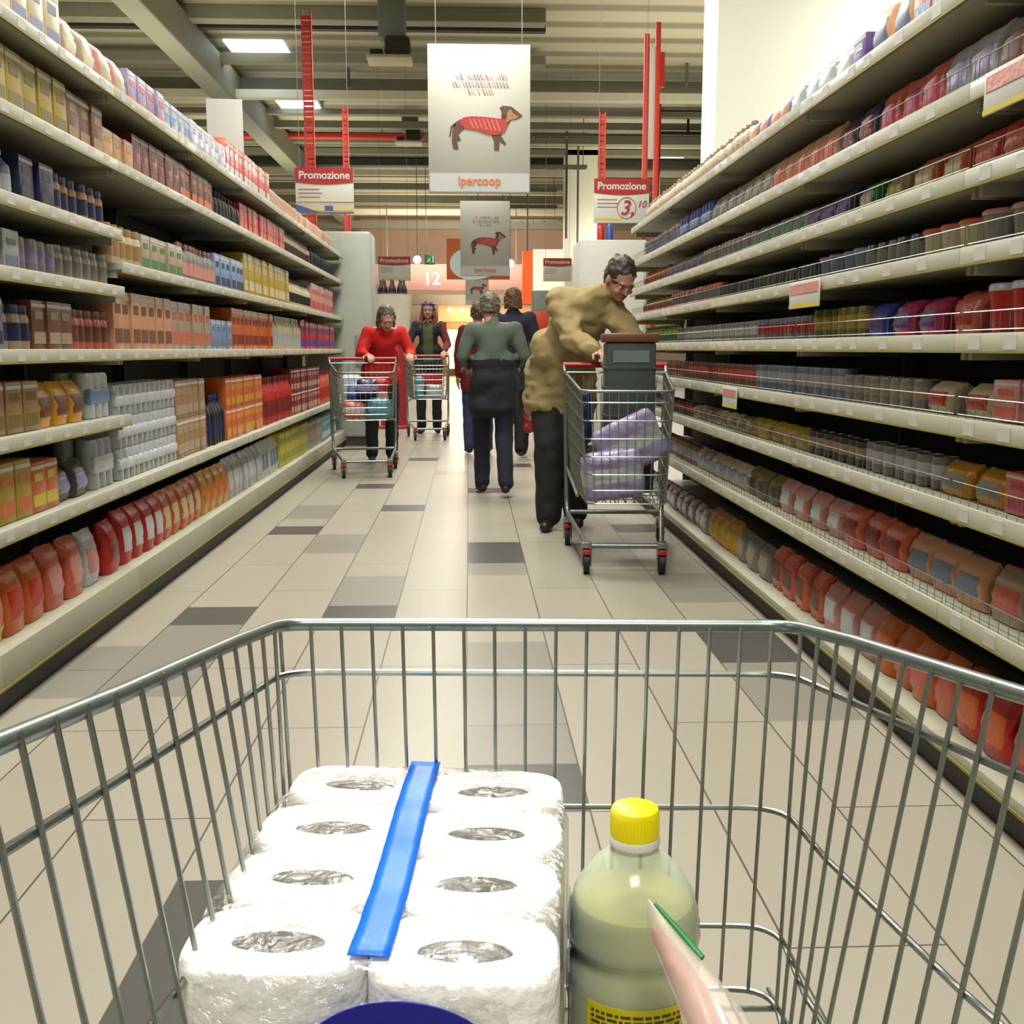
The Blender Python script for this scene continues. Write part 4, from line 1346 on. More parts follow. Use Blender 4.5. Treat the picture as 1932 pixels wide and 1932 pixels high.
# ------------------------------------------------------------------ packed meat in a clear bag
A = root_rot @ locF(1238, 1758, .700)
B = root_rot @ locF(1338, 1932, .615)
C_ = root_rot @ Vector((.150, .40, .50 + .045))
bag = thing('meat_bag', 'clear plastic bag of pink meat with a green seam leaning against the bottle', 'food bag', (C_.x, C_.y, C_.z - .045))
O_ = bag.location
mb = MB()
path = [A, A.lerp(B, .35), A.lerp(B, .7), B, B.lerp(C_, .35), B.lerp(C_, .7), C_]
rad = [.005, .008, .0105, .0135, .020, .028, .034]
mb.tube([p - O_ for p in path], rad, 18)
for i, p in enumerate(path):
    mb.ell(p - O_, (rad[i], rad[i], rad[i]), 12, 8)
vs, fs = remeshed(mb, .0035, 4, (.0022, 55))
mm = MB(); mm.add(vs, fs)
M_meat = mat('lit pink meat', (170, 104, 84), .55, noise=.4, scale=30, bump=.5, bscale=60)  # name prefix only keeps the colour unscaled; the meat has no glow
mm.build('meat', M_meat, bag)
side = Vector((CP, -SP, 0))
mb = MB()
gpath = [root_rot @ locF(1224, 1712, .705), root_rot @ locF(1268, 1762, .690), root_rot @ locF(1312, 1815, .672), root_rot @ locF(1375, 1880, .64), root_rot @ locF(1430, 1932, .61), C_ + Vector((.07, .04, .02)), C_ + Vector((.05, -.02, 0))]
lpath = [root_rot @ locF(1218, 1735, .700)] + [p + Vector((-.004, 0, .004)) - side * (rad[i + 1] * .9) for i, p in enumerate(path[1:])]
vs, fs = [], []
for i in range(7):
    for k in range(9):
        t = k / 8
        p = lpath[i].lerp(gpath[i], t)
        bulge = math.sin(PI * t) ** .6 * (.007 + 1.25 * rad[i])
        vs.append(p - O_ + Vector((0, -.3 * bulge, bulge)))
for i in range(6):
    for k in range(8):
        fs.append((i * 9 + k, i * 9 + k + 1, (i + 1) * 9 + k + 1, (i + 1) * 9 + k))
mb.add(vs, fs)
M_bag = bpy.data.materials.new('milky bag')
M_bag.use_nodes = True
nt = M_bag.node_tree
bs = nt.nodes['Principled BSDF']
bs.inputs['Base Color'].default_value = lin((225, 212, 200))
bs.inputs['Roughness'].default_value = .2
bs.inputs['Alpha'].default_value = .42
bo = mb.build('clear_bag', M_bag, bag)
sd = bo.modifiers.new('sub', 'SUBSURF'); sd.levels = 1; sd.render_levels = 2
g = [p - O_ + Vector((.003, -.006, .006)) for p in gpath[:3]]
MB().tube([g[0], g[0].lerp(g[1], .5), g[1], g[2]], [.0014, .002, .0024, .0028], 8).build('green_seam', mat('green seam', (30, 122, 56), .4), bag)

# ================================================================== THE OTHER SHOPPERS' TROLLEYS
def trolley(lb, loc, rz, grp='shoppers\' trolleys', plate=False, W=.54, L=.80, zb=.50):
    t = thing('shopping_trolley', lb, 'trolley', loc, rz, grp)
    zr, zf = .97, .90
    def c(sgn, y, z):
        s = y / L
        w_ = (W / 2) * (1 - .20 * s) - (zr - z) * .06
        return Vector((sgn * w_, y, z))
    def lvl(a):
        z0, z1 = zr + (zb - zr) * a, zf + (zb + .0 - zf) * a
        return [c(-1, 0, z0), c(-1, L, z1), c(1, L, z1), c(1, 0, z0)]
    MB().tube(rounded(lvl(0), .05), .0075, 10, closed=False).tube([lvl(0)[0], lvl(0)[3]], .006, 8).build('top_rim', M_zincrim, t)
    mb = MB()
    for a in (.10, .26, .42, .58, .74, .88, 1.0):
        mb.tube(rounded(lvl(a), .05), .0042, 6)
    mb.build('basket_band', M_zinc, t)
    mb = MB()
    n_ = 11
    for i in range(n_):
        f = -1 + 2 * i / (n_ - 1)
        mb.tube([(c(1, L, zf).x * f, L, zf), (c(1, L, zb).x * f, L, zb)], .0028, 5)
    mb.build('front_panel', M_zinc, t)
    for sgn in (-1, 1):
        mb = MB()
        for i in range(1, 15):
            y = L * i / 15
            mb.tube([c(sgn, y, zr + (zf - zr) * y / L), c(sgn, y, zb)], .0028, 5)
        mb.build('side_panel', M_zinc, t)
    mb = MB()
    for i in range(9):
        f = -1 + 2 * i / 8
        mb.tube([(c(1, 0, zb).x * f, 0, zb), (c(1, L, zb).x * f, L, zb)], .003, 5)
    for i in range(7):
        y = L * i / 6
        mb.tube([c(-1, y, zb), c(1, y, zb)], .003, 5)
    mb.build('floor_grid', M_zinc, t)
    mb = MB()
    for i in range(12):
        f = -1 + 2 * i / 11
        mb.tube([(c(1, 0, zr).x * f, 0.01, zr - .02), (c(1, 0, zb).x * f, .01, zb)], .0026, 5)
        mb.tube([(c(1, .16, .86).x * f * .95, .17, .90), (c(1, .16, .7).x * f * .95, .15, .70)], .0026, 5)
    mb.build('child_seat', M_zinc, t)
    MB().tube([(-W / 2 - .01, -.07, 1.01), (W / 2 + .01, -.07, 1.01)], .016, 12).build('handle', M_redpl, t)
    mb = MB()
    for sgn in (-1, 1):
        mb.tube(rounded([(sgn * W / 2, .08, zr), (sgn * W / 2, 0, zr), (sgn * (W / 2 + .005), -.07, 1.01)], .03), .009, 8)
        mb.tube(rounded([(sgn * W / 2, -.03, .98), (sgn * W / 2 * .97, .0, .5), (sgn * W / 2 * .95, .04, .19), (sgn * W / 2 * .66, L - .08, .14)], .08), .013, 10)
        mb.tube([(sgn * W / 2 * .96, 0, .44), (sgn * W / 2 * .80, L * .6, zb - .01)], .009, 8)
    mb.tube([(-W / 2 * .66, L - .08, .14), (W / 2 * .66, L - .08, .14)], .013, 10)
    mb.tube([(-W / 2 * .95, .04, .19), (W / 2 * .95, .04, .19)], .013, 10)
    mb.build('chassis', M_zincrim, t)
    for (x, y) in ((-W / 2 * .66, L - .08), (W / 2 * .66, L - .08), (-W / 2 * .93, .04), (W / 2 * .93, .04)):
        wo = MB().tube([(x - .014, y, .056), (x + .014, y, .056)], .056, 18).build('wheel', M_black, t)
        MB().box(x - .024, x - .017, y - .022, y + .022, .04, .15, .003).box(x + .017, x + .024, y - .022, y + .022, .04, .15, .003).box(x - .024, x + .024, y - .03, y + .03, .13, .16, .003).build('caster_fork', M_zinc, wo)
        MB().box(x - .02, x + .02, y - .05, y + .05, .10, .125, .006).build('wheel_bumper', M_redpl, wo)
    if plate:
        MB().box(-.17, .17, .175, .185, .66, .80, .006).build('advert_plate', M_redpl, t)
    return t
c1 = atY(684, 662, 9.85)
trolley('full trolley pushed by the red-jacketed shopper, left of the aisle', (c1.x, 9.85, 0), PI + R(7), W=.60)
c2 = atY(806, 662, 13.6)
trolley('trolley with a red plate pushed by the long-haired woman', (c2.x, 13.6, 0), PI + R(4), plate=True, W=.54)
c3 = Vector((.80, 6.15, 0))
trolley('trolley in front of the tan-coated shopper, loaded with a dark crate', (.815, 5.93, 0), PI - R(4), W=.56, L=.90, zb=.36)
# goods in the trolleys
def soft_pack(name, lb, cat, loc, size, c1_, c2_, rot=(0, 0, 0), grp=None, seed=1):
    mb = MB()
    mb.box(-size[0] / 2, size[0] / 2, -size[1] / 2, size[1] / 2, 0, size[2], min(size) * .3)
    vs, fs = remeshed(mb, min(size) * .09, 3, (min(size) * .07, 14))
    m2 = MB(); m2.add(vs, fs)
    me = m2.mesh(name, [pm(c1_, .3), pm(c2_, .3)])
    for p in me.polygons:
        if .35 < p.center.z / size[2] < .65:
            p.material_index = 1
    o = bpy.data.objects.new(name, me)
    COL.objects.link(o)
    o.location = loc
    o.rotation_euler = rot
    return tag(o, lb, cat, grp)
T1 = Matrix.Translation((c1.x, 9.85, 0)) @ Matrix.Rotation(PI + R(7), 4, 'Z')
for (p, s, a, b, lb, nm) in (((-.12, .62, .51), (.22, .16, .17), 'teal', 'light blue', 'teal pack at the bottom corner of the left full trolley', 'soft_pack'),
                         ((.10, .64, .51), (.20, .14, .14), 'salmon', 'white', 'salmon pack at the bottom front of the left full trolley', 'soft_pack'),
                         ((-.02, .60, .69), (.20, .15, .15), 'navy', 'lilac', 'navy pack on top of the teal pack in the left full trolley', 'soft_pack'),
                         ((.02, .43, .51), (.26, .14, .3), 'light blue', 'blue', 'light blue pack in the middle of the left full trolley', 'soft_pack'),
                         ((.11, .29, .51), (.18, .09, .36), 'white', 'silver grey', 'shiny white bag behind the light blue pack, left full trolley', 'soft_pack'),
                         ((-.11, .29, .51), (.2, .09, .33), 'red', 'pink', 'red pack near the child seat of the left full trolley', 'soft_pack')):
    q = T1 @ Vector(p)
    soft_pack(nm, lb, 'pack', q, s, a, b, (0, 0, PI + R(7)))
T2 = Matrix.Translation((c2.x, 13.6, 0)) @ Matrix.Rotation(PI + R(4), 4, 'Z')
for (p, s, a, b, lb) in (((.12, .6, .51), (.12, .12, .26), 'teal', 'white', 'teal carton standing in the trolley with the red plate'),
                         ((-.06, .6, .51), (.2, .16, .16), 'silver grey', 'white', 'silver bag in the trolley with the red plate')):
    soft_pack('soft_pack', lb, 'pack', T2 @ Vector(p), s, a, b, (0, 0, PI))
T3 = Matrix.Translation((.815, 5.93, 0)) @ Matrix.Rotation(PI - R(4), 4, 'Z')
q = T3 @ Vector((-.035, .50, .372))
o = thing('storage_crate', 'tall dark green-grey crate with brown lid standing in the right trolley', 'crate', q, PI - R(3))
M_crate = mat('crate green grey', (54, 66, 62), .6, noise=.15, scale=10)
mb = MB().box(-.125, .125, -.10, .10, 0, .76, .012)
for z in (.1, .24, .38, .52, .62):
    mb.box(-.128, .128, -.103, .103, z, z + .02, .004)
mb.build('crate_body', M_crate, o)
MB().box(-.14, .14, -.112, .112, .76, .805, .01).build('lid', mat('crate lid brown', (118, 62, 44), .5), o)
MB().box(-.09, .09, .1025, .1045, .66, .72).build('crate_label', mat('crate label', (120, 132, 128), .5), o, False)
for (p, rz, lb, sz) in (((-.08, .78, .515), .35, 'lilac quilted pack leaning in the front of the right trolley, upper one', (.34, .12, .2)),):
    pass
q = atY(1222, 905, 5.32)
soft_pack('quilted_pack', 'lilac quilted pack lying low at the front of the right trolley', 'pack', T3 @ Vector((.045, .80, .372)), (.30, .13, .24), 'lilac', 'silver grey', (0, R(8), PI - R(4)), 'lilac packs')
soft_pack('quilted_pack', 'lilac quilted pack tilted beside the dark crate in the right trolley', 'pack', T3 @ Vector((-.085, .73, .52)), (.33, .11, .26), 'lilac', 'silver grey', (0, R(26), PI - R(4)), 'lilac packs')
# navy bag hung at the handle
q = T3 @ Vector((.19, .10, .58))
soft_pack('tote_bag', 'navy cloth bag lying in the child seat of the right trolley', 'bag', q, (.12, .10, .30), 'navy', 'navy', (0, 0, PI), None)
# ================================================================== PEOPLE (local frame: x right, y facing, z up, height about 1.70)
M_skin = mat('skin', (206, 150, 122), .5, noise=.08, scale=20)
M_eyew = mat('eye white', (225, 222, 214), .3)
M_iris = mat('iris brown', (60, 38, 24), .3)
M_lip = mat('lips', (168, 84, 78), .5)
def V(*a): return Vector(a)
STAND = dict(pelvis=V(0, 0, .93), waist=V(0, 0, 1.07), chest=V(0, .0, 1.29), neck=V(0, -.01, 1.455), head=V(0, .015, 1.585),
             sL=V(-.165, 0, 1.40), sR=V(.165, 0, 1.40), eL=V(-.225, -.03, 1.13), eR=V(.225, -.03, 1.13), wL=V(-.225, .06, .90), wR=V(.225, .06, .90),
             hL=V(-.09, 0, .90), hR=V(.09, 0, .90), kL=V(-.10, .02, .50), kR=V(.10, .02, .50), aL=V(-.10, -.03, .09), aR=V(.10, -.03, .09), fL=V(-.02, .08, -.05), fR=V(.02, .08, -.05))
def hand_volume(w, d, palm_n, side, curl):
    """palm, four unequal fingers bent at the knuckles and a thumb from the side; w wrist, d pointing direction"""
    d = d.normalized()
    n = (palm_n - d * palm_n.dot(d)).normalized()
    sdir = d.cross(n) * side                      # thumb side
    mb = MB()
    c = w + d * .045
    M_ = Matrix((sdir, n, d)).transposed()
    mb.capsule(w - d * .03, w + d * .01, .022, .024)
    mb.ell(c, (.040, .017, .050), 14, 10, M_)
    for i, (off, L) in enumerate(((.027, .070), (.009, .078), (-.009, .072), (-.027, .056))):
        p = c + sdir * off + d * .032
        ang = curl
        q = p
        dirv = d
        for s_, r in ((.45, .0088), (.30, .0080), (.25, .0072)):
            dirv = (d * math.cos(ang) + n * math.sin(ang)).normalized()
            q2 = q + dirv * L * s_
            mb.capsule(q, q2, r, r * .93, 8)
            q = q2
            ang += curl * .9
    p = c + sdir * .030 - d * .022
    q = p + (sdir * .75 + d * .6 + n * .25).normalized() * .036
    r_ = q + (sdir * .15 + d * .75 + n * .6).normalized() * .030
    mb.capsule(p, q, .0115, .0095, 8)
    mb.capsule(q, r_, .0095, .0080, 8)
    return mb
def person(lb, loc, rz, J, sc=1.0, girth=1.0, top='red', legs='black', shoe=(40, 34, 30), hair=(90, 60, 40), hairstyle='short', coat_len=.86, top_rgb=(180, 30, 30), leg_rgb=(30, 30, 36),
           face=0.0, nod=0.0, tilt=0.0, undershirt=None, lower=None, puff=0.0, grp=None, curl=1.0, sleeves=None, cap=None):
    P = dict(STAND)
    P.update(J)
    P = {k: v * sc for k, v in P.items()}
    for k in ('fL', 'fR'):
        P[k] = (J.get(k, STAND[k])) * sc
    t = thing('person', lb, 'person', loc, rz, grp)
    g = girth * sc
    # body
    mb = MB()
    mb.capsule(P['pelvis'] - V(.045, 0, 0) * sc, P['pelvis'] + V(.045, 0, 0) * sc, .105 * g, .105 * g, 16)
    mb.capsule(P['pelvis'], P['waist'], .105 * g, .100 * g, 16)
    mb.capsule(P['waist'], P['chest'], .102 * g, .112 * g, 16)
    mb.capsule(P['sL'], P['sR'], .055 * g, .055 * g, 14)
    for s in (-.5, .5):
        m = P['chest'].lerp(P['sL'] if s < 0 else P['sR'], .45)
        mb.capsule(P['chest'], m, .110 * g, .085 * g, 14)
    mb.capsule(P['chest'].lerp(P['neck'], .6), P['neck'] + (P['head'] - P['neck']) * .4, .058 * sc, .050 * sc, 12)
    for s in 'LR':
        mb.capsule(P['s' + s], P['e' + s], .046 * g, .037 * g)
        mb.capsule(P['e' + s], P['w' + s], .037 * g, .025 * g)
        mb.capsule(P['h' + s], P['k' + s], .080 * g, .054 * g)
        mb.capsule(P['k' + s], P['a' + s], .053 * g, .036 * g)
        toe = P['a' + s] + V(P['f' + s].x, P['f' + s].y, 0) * .9
        mb.capsule(P['a' + s] - V(0, 0, .03) * sc, V(toe.x, toe.y, P['a' + s].z - .052 * sc), .030 * sc, .020 * sc)
    vs, fs = remeshed(mb, .016, 5)
    B_ = MB()
    B_.mi = 0
    B_.add(vs, fs)
    for s, sg in (('L', 1), ('R', -1)):
        d = P['w' + s] - P['e' + s]
        dd = (d.normalized() + V(0, .9, 0) * (1 if curl > .5 else 0)).normalized()
        hm = hand_volume(P['w' + s] + d.normalized() * .015, dd, V(0, 0.15, -1) if curl > .5 else V(-.9 if s == 'R' else .9, .2, 0), sg, .55 * curl)
        vs, fs = remeshed(hm, .0055, 2)
        B_.add(vs, fs)
    # head
    hd = MB()
    H0 = Vector((0, 0, 0))
    hd.ell((0, -.012, .028), (.074, .093, .086), 20, 14)
    hd.ell((0, .014, -.030), (.060, .072, .078), 18, 12)
    hd.ell((0, .055, -.078), (.030, .026, .024), 12, 8)
    hd.ell((0, .088, -.012), (.011, .018, .022), 10, 8, Matrix.Rotation(R(-18), 3, 'X'))
    hd.ell((0, .099, -.026), (.015, .011, .010), 10, 8)
    hd.ell((0, .080, .026), (.050, .012, .010), 12, 8)
    for s in (-1, 1):
        hd.ell((s * .077, -.005, -.008), (.010, .019, .032), 10, 8)
        hd.ell((s * .038, .066, -.030), (.020, .016, .016), 10, 8)
    hd.capsule((0, -.015, -.05), (0, -.03, -.14), .052, .055, 14)
    vs, fs = remeshed(hd, .0075, 3)
    Mh = Matrix.Translation(P['head']) @ Matrix.Rotation(face, 4, 'Z') @ Matrix.Rotation(nod, 4, 'X') @ Matrix.Rotation(tilt, 4, 'Y') @ Matrix.Scale(sc, 4)
    B_.M = Mh
    B_.add(vs, fs)
    for s in (-1, 1):
        B_.mi = 1
        B_.ell((s * .030, .0775, .004), (.0135, .008, .0075), 12, 8)
        B_.mi = 2
        B_.ell((s * .030, .0845, .004), (.0058, .003, .0058), 10, 6)
        B_.mi = 4
        B_.ell((s * .031, .0865, .019), (.017, .005, .0032), 10, 6)
    B_.mi = 3
    B_.ell((0, .0865, -.0495), (.022, .007, .0045), 12, 8)
    B_.ell((0, .0845, -.0575), (.018, .007, .005), 12, 8)
    B_.M = None
    M_hair = mat('hair %d %d' % (hair[0], hair[1]), hair, .55, noise=.35, scale=60)
    B_.build('body', [M_skin, M_eyew, M_iris, M_lip, M_hair], t)
    # hair
    hm = MB()
    hm.ell((0, -.026, .042), (.083, .096, .090), 20, 14)
    if hairstyle == 'long':
        for k in range(26):
            a = PI * (-.12 + 1.24 * k / 25)
            x, y = math.cos(a), -math.sin(a)
            st = V(.070 * x, -.022 + .082 * y, .03)
            md_ = V(.088 * x, -.012 + .090 * y, -.10)
            en = V(.115 * x + .012 * math.sin(k * 2.1), .0 + .085 * y + (.03 if y > -.3 else 0), -.24 - .03 * math.sin(k * 1.3))
            hm.capsule(st, md_, .022, .026, 8)
            hm.capsule(md_, en, .026, .014, 8)
    elif hairstyle == 'bob':
        for k in range(20):
            a = PI * (-.05 + 1.1 * k / 19)
            x, y = math.cos(a), -math.sin(a)
            hm.capsule(V(.070 * x, -.022 + .080 * y, .03), V(.078 * x, -.016 + .082 * y, -.07), .020, .016, 8)
    else:
        for k in range(14):
            a = PI * (.06 + .88 * k / 13)
            x, y = math.cos(a), -math.sin(a)
            hm.capsule(V(.068 * x, -.024 + .078 * y, .02), V(.064 * x, -.03 + .070 * y, -.045), .018, .010, 8)
    vs, fs = remeshed(hm, .009, 1, (.011, 30))
    H_ = MB(); H_.M = Mh; H_.add(vs, fs)
    H_.build('hair', M_hair, t)
    if cap:
        c_ = MB(); c_.M = Mh
        c_.tube([(.083 * math.cos(PI * k / 16), -.01 + .088 * math.sin(PI * k / 16), .085) for k in range(17)], .012, 8)
        c_.build('headband', pm(cap), t)
    # jacket with sleeves
    j = MB()
    hem = P['pelvis'].lerp(V(P['pelvis'].x, P['pelvis'].y, 0), 0) + V(0, 0, coat_len - .93) * sc
    j.capsule(hem - V(.080, 0, 0) * sc, hem + V(.080, 0, 0) * sc, .126 * g, .126 * g, 16)
    j.capsule(P['pelvis'] - V(.072, 0, 0) * sc, P['pelvis'] + V(.072, 0, 0) * sc, .124 * g, .124 * g, 16)
    j.capsule(P['waist'] - V(.065, 0, 0) * sc, P['waist'] + V(.065, 0, 0) * sc, .122 * g, .122 * g, 16)
    j.capsule(hem, P['waist'], .130 * g, .122 * g, 16)
    j.capsule(P['waist'], P['chest'], .124 * g, .130 * g, 16)
    for s in 'LR':
        j.capsule(P['h' + s], P['h' + s].lerp(P['k' + s], .35 if coat_len < .8 else .12), .118 * g, .112 * g, 14)
        m = P['chest'].lerp(P['s' + s], .5)
        j.capsule(P['chest'], m, .128 * g, .100 * g, 14)
        j.capsule(m, P['s' + s], .095 * g, .068 * g, 14)
        j.capsule(P['s' + s], P['e' + s], .066 * g, .056 * g)
        j.capsule(P['e' + s], P['e' + s].lerp(P['w' + s], .93), .056 * g, .040 * g)
    j.capsule(P['chest'].lerp(P['neck'], .5), P['neck'] + V(0, 0, -.005) * sc, .085 * g, .064 * g, 14)
    vs, fs = remeshed(j, .014, 4, (.010 + puff, 7 + puff * 500))
    cut = hem.z - .09 * sc
    J_ = MB()
    J_.add([V(v.x, v.y, max(v.z, cut)) if v.z < cut else v for v in vs], fs)
    me_top = mat('cloth ' + top, top_rgb, .85, noise=.18, scale=8)
    mats_ = [me_top]
    if lower:
        mats_.append(mat('cloth ' + lower[0], lower[1], .85, noise=.15, scale=8))
    if undershirt:
        mats_.append(mat('cloth ' + undershirt[0], undershirt[1], .85, noise=.15, scale=8))
    if sleeves:
        mats_.append(mat('cloth ' + sleeves[0], sleeves[1], .85, noise=.15, scale=8))
    jo = J_.build('jacket', mats_, t)
    if lower:
        for p in jo.data.polygons:
            if p.center.z < lower[2] and abs(p.center.x) < .2:
                p.material_index = 1
    if undershirt or sleeves:
        for p in jo.data.polygons:
            c = p.center
            if sleeves and c.x < P['sL'].x * 1.0 - .01:
                p.material_index = len(mats_) - 1
            elif undershirt and abs(c.x - P['chest'].x) < .062 and c.y > P['chest'].y + .05 * sc and c.z > P['pelvis'].z:
                p.material_index = 1
    # trousers
    tr_ = MB()
    tr_.capsule(P['pelvis'] - V(.045, 0, 0) * sc, P['pelvis'] + V(.045, 0, 0) * sc, .112 * g, .112 * g, 16)
    for s in 'LR':
        tr_.capsule(P['h' + s], P['k' + s], .096 * g, .076 * g, 14)
        tr_.capsule(P['k' + s], P['a' + s] + V(0, 0, .0), .076 * g, .066 * g, 14)
    vs, fs = remeshed(tr_, .014, 4, (.008, 8))
    L_ = MB(); L_.add([V(v.x, v.y, max(v.z, .035)) for v in vs], fs)
    L_.build('trousers', mat('cloth legs ' + legs, leg_rgb, .85, noise=.18, scale=9), t)
    for s in 'LR':
        a = P['a' + s]
        f = V(P['f' + s].x, P['f' + s].y, 0)
        z0 = a.z - .09 * sc
        sh = MB()
        sh.ell((a.x - f.x * .2, a.y - .015, z0 + .045), (.040 * sc, .05 * sc, .042 * sc), 14, 8)
        sh.capsule((a.x, a.y, z0 + .04), (a.x + f.x, a.y + f.y + .03, z0 + .034), .038 * sc, .033 * sc)
        vs, fs = remeshed(sh, .010, 3)
        S_ = MB(); S_.add([V(v.x, v.y, max(v.z, z0 + .002)) for v in vs], fs)
        S_.build('shoe', mat('shoe %d' % shoe[0], shoe, .45), t)
    return t
PUSH = dict(eL=V(-.25, .08, 1.15), eR=V(.25, .08, 1.15), wL=V(-.22, .31, 1.06), wR=V(.22, .31, 1.06))
# woman with long auburn hair
q = atY(806, 658, 14.05)
person('person with long auburn hair, olive top and black jacket, pushing the red-plated trolley', (q.x + .02, 14.02, 0), PI - R(2), dict(PUSH, kR=V(.10, .10, .50), aR=V(.10, .06, .09)), 1.0, .92,
       top='black', top_rgb=(30, 32, 34), undershirt=('olive', (84, 98, 58)), sleeves=('maroon', (110, 22, 30)) , legs='dark', leg_rgb=(36, 30, 30), hair=(118, 58, 34), hairstyle='long', coat_len=.90, cap='blue')
# red jacket, leaning on the full trolley
q = atY(716, 658, 10.3)
person('person in a bright red jacket bending over the handle of the full left trolley', (q.x, 10.42, 0), PI + R(14), dict(
    waist=V(0, .06, 1.05), chest=V(0, .20, 1.20), neck=V(.0, .30, 1.30), head=V(0.0, .37, 1.40), sL=V(-.16, .24, 1.28), sR=V(.16, .24, 1.28), eL=V(-.25, .28, 1.08), eR=V(.24, .28, 1.08), wL=V(-.20, .46, 1.06), wR=V(.20, .46, 1.06)),
    .98, .95, top='bright red', top_rgb=(214, 18, 14), legs='black', leg_rgb=(22, 22, 26), hair=(86, 80, 66), hairstyle='bob', coat_len=.84, nod=R(-30))
# elderly shopper walking away, green jacket
q = atY(932, 700, 8.05)
person('person walking away mid-aisle, grey-green jacket over a dark coat and navy trousers', (q.x, 8.05, 0), R(4), dict(
    waist=V(0, .02, 1.06), chest=V(0, .05, 1.25), neck=V(0, .10, 1.40), head=V(-.02, .15, 1.51), sL=V(-.17, .06, 1.34), sR=V(.17, .06, 1.34), eL=V(-.25, .02, 1.12), eR=V(.25, .02, 1.12), wL=V(-.19, .22, 1.04), wR=V(.19, .22, 1.04),
    kL=V(-.09, .14, .50), aL=V(-.09, .12, .09), kR=V(.08, -.02, .48), aR=V(.07, -.24, .12)),
    .93, 1.0, top='grey green', lower=('dark coat', (24, 26, 38), 1.02), top_rgb=(96, 108, 94), legs='navy', leg_rgb=(20, 24, 46), hair=(112, 104, 84), hairstyle='short', coat_len=.72, shoe=(40, 42, 48), nod=R(-12))
# dark knee-length skirt of the coat shows below the jacket: a second layer belongs to the walker behind
q = atY(968, 700, 10.9)
person('person with curly brown hair and navy coat walking away beside the white and red bags', (q.x, 10.9, 0), R(-5), dict(
    eR=V(.24, -.02, 1.12), wR=V(.27, .05, .88), kL=V(-.08, .05, .5), aL=V(-.08, .02, .09), kR=V(.09, -.02, .49), aR=V(.09, -.10, .10)),
    1.0, 1.15, top='navy', top_rgb=(26, 30, 48), legs='black', leg_rgb=(20, 18, 22), hair=(104, 78, 44), hairstyle='bob', coat_len=.70, shoe=(74, 44, 36), curl=.3)
q = atY(902, 700, 11.2)
person('person mostly hidden behind the green-jacketed shopper, maroon jacket and blue jeans', (q.x, 11.2, 0), R(6), dict(kL=V(-.1, .06, .5), aL=V(-.10, .05, .09)),
    .92, 1.02, top='maroon', top_rgb=(96, 26, 42), legs='jeans', leg_rgb=(52, 66, 104), hair=(92, 76, 58), hairstyle='short', coat_len=.80, shoe=(40, 40, 52), curl=.3)
# tan coat man leaning over his trolley toward the right rack
person('person in a tan padded coat leaning over the right trolley toward the shelves', (.655, 6.50, 0), PI - R(6), dict(
    pelvis=V(.10, -.10, .93), waist=V(.07, .0, 1.07), chest=V(-.03, .16, 1.27), neck=V(-.14, .30, 1.385), head=V(-.24, .37, 1.455),
    sR=V(.10, .20, 1.345), sL=V(-.18, .25, 1.32), eR=V(.02, .35, 1.12), eL=V(-.33, .38, 1.10), wR=V(-.12, .52, 1.06), wL=V(-.30, .56, 1.06),
    hL=V(.02, -.09, .90), hR=V(.18, -.10, .90), kL=V(.02, .02, .50), kR=V(.16, .06, .50), aL=V(.0, -.06, .09), aR=V(.16, .10, .09)),
    1.02, 1.22, puff=.010, top='tan', top_rgb=(170, 150, 100), legs='charcoal', leg_rgb=(26, 24, 24), hair=(62, 52, 40), hairstyle='short', coat_len=.76, shoe=(52, 30, 26), face=R(28), nod=R(-38))
# carried bags
def carrier(lb, p, size, rgb, hrgb, up=.10):
    o = thing('carrier_bag', lb, 'bag', p)
    mb = MB()
    mb.box(-size[0] / 2, size[0] / 2, -size[1] / 2, size[1] / 2, 0, size[2], .03)
    vs, fs = remeshed(mb, .014, 3, (.022, 13))
    m2 = MB(); m2.add(vs, fs); m2.build('bag_body', mat('bag %d' % rgb[0], rgb, .35, noise=.1), o)
    h = MB()
    for s in (-1, 1):
        h.tube(rounded([(-size[0] * .25, s * .02, size[2] - .02), (-size[0] * .1, s * .01, size[2] + up), (size[0] * .1, s * .01, size[2] + up), (size[0] * .25, s * .02, size[2] - .02)], .05), .006, 6)
    h.build('bag_handle', mat('bag handle %d' % hrgb[0], hrgb, .5), o)
    return o
a, b = atY(1014, 690, 10.75), atY(1014, 766, 10.75)
carrier('crumpled white carrier bag hanging beside the navy-coated shopper', (a.x, 10.72, b.z), (.24, .16, a.z - b.z), (206, 204, 196), (200, 160, 60))
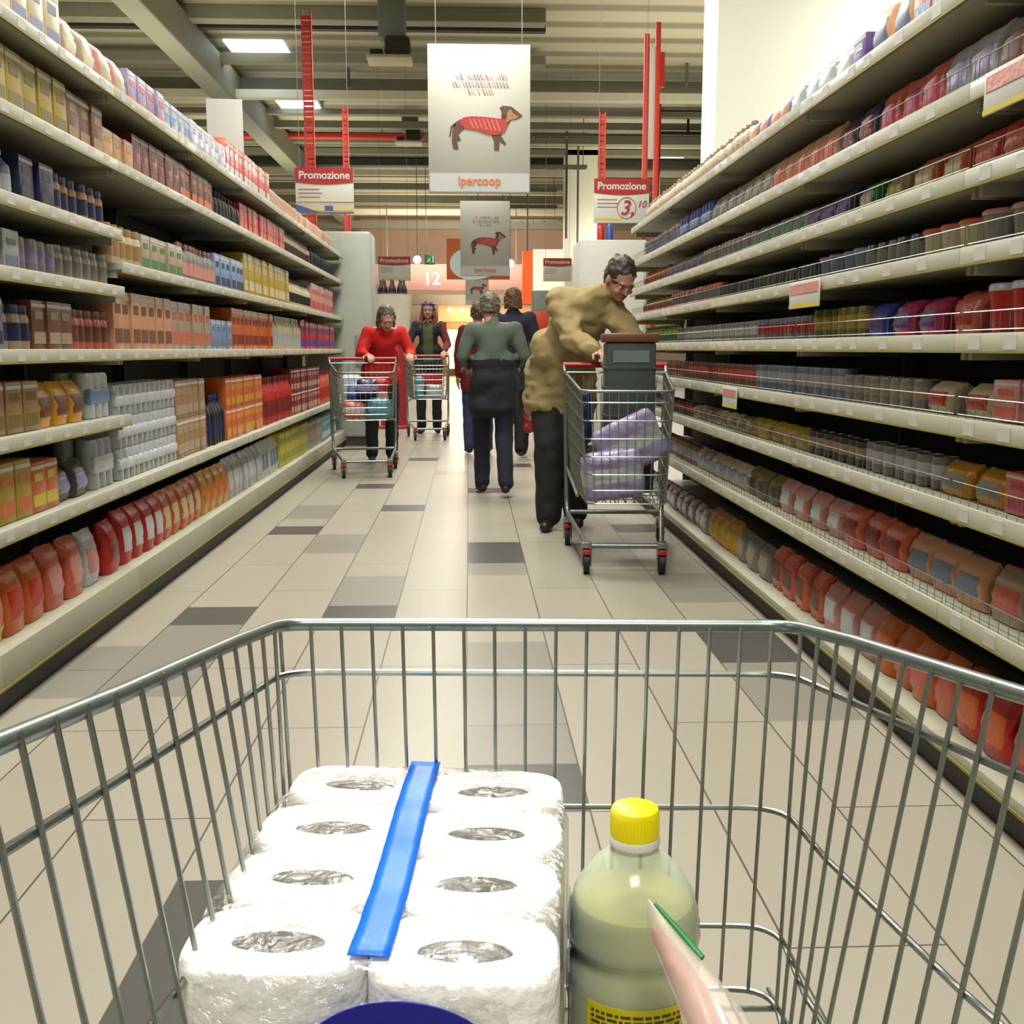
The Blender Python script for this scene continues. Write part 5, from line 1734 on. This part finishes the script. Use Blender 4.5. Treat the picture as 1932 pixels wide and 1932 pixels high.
a, b = atY(1010, 770, 10.5), atY(1010, 815, 10.5)
carrier('red carrier bag hanging low below the white carrier bag', (a.x, 10.5, b.z), (.24, .14, a.z - b.z), (150, 36, 38), (150, 36, 38), .34)
# white tub full of dark bottles, promotional display
Yt = 14.9
a, b = atY(703, 556, Yt), atY(778, 556, Yt)
zt = a.z
o = thing('display_tub', 'round white promotional tub on a red stand behind the red-jacketed shopper', 'display', ((a.x + b.x) / 2, Yt, 0))
rT = (b.x - a.x) / 2
MB().lathe([(rT * .78, zt - .62), (rT * .80, zt - .60), (rT, zt - .02), (rT * 1.03, zt), (rT * .97, zt - .005), (rT * .8, zt - .5)], n=32).build('tub', mat('tub white', (206, 198, 180), .5), o)
MB().lathe([(rT * .8, 0), (rT * .8, .03), (rT * .7, .05), (rT * .7, zt - .62)], n=28).build('stand', mat('tub stand red', (176, 44, 48), .5), o)
rr = random.Random(9)
for k in range(9):
    a_ = 2 * PI * k / 8
    r_ = rT * .58 if k < 8 else 0
    mk = ('tubbottle',)
    if mk not in mesh_cache:
        mesh_cache[mk] = lathe_mesh('bottle', .085, .34, 'black', 'dark grey')
    ob = bpy.data.objects.new('bottle', mesh_cache[mk])
    COL.objects.link(ob)
    ob.location = ((o.location.x + r_ * math.cos(a_)), Yt + r_ * math.sin(a_), zt - .139)
    tag(ob, 'dark bottle standing in the round white promotional tub', 'bottle', 'dark bottles in the white tub')
MB().lathe([(rT * .92, zt - .16), (rT * .93, zt - .14)], n=28).build('tub_floor', M_dark, o)
# far bystander standing before the counter, and a red topped trolley bay sign
q = atY(1019, 600, 17)
o = thing('crowd_poster', 'small orange-red poster card standing right of the navy-coated shopper', 'poster', (q.x, 17, 0))
a, b = atY(1006, 588, 17), atY(1036, 622, 17)
MB().box(-(b.x - a.x) / 2, (b.x - a.x) / 2, 0, .02, b.z, a.z, .004).build('card', mat('poster red', (214, 60, 34), .5), o)
MB().tube([(0, .03, .02), (0, .03, a.z)], .015, 8).box(-.15, .15, -.1, .15, 0, .02, .004).build('stand', M_grey, o)
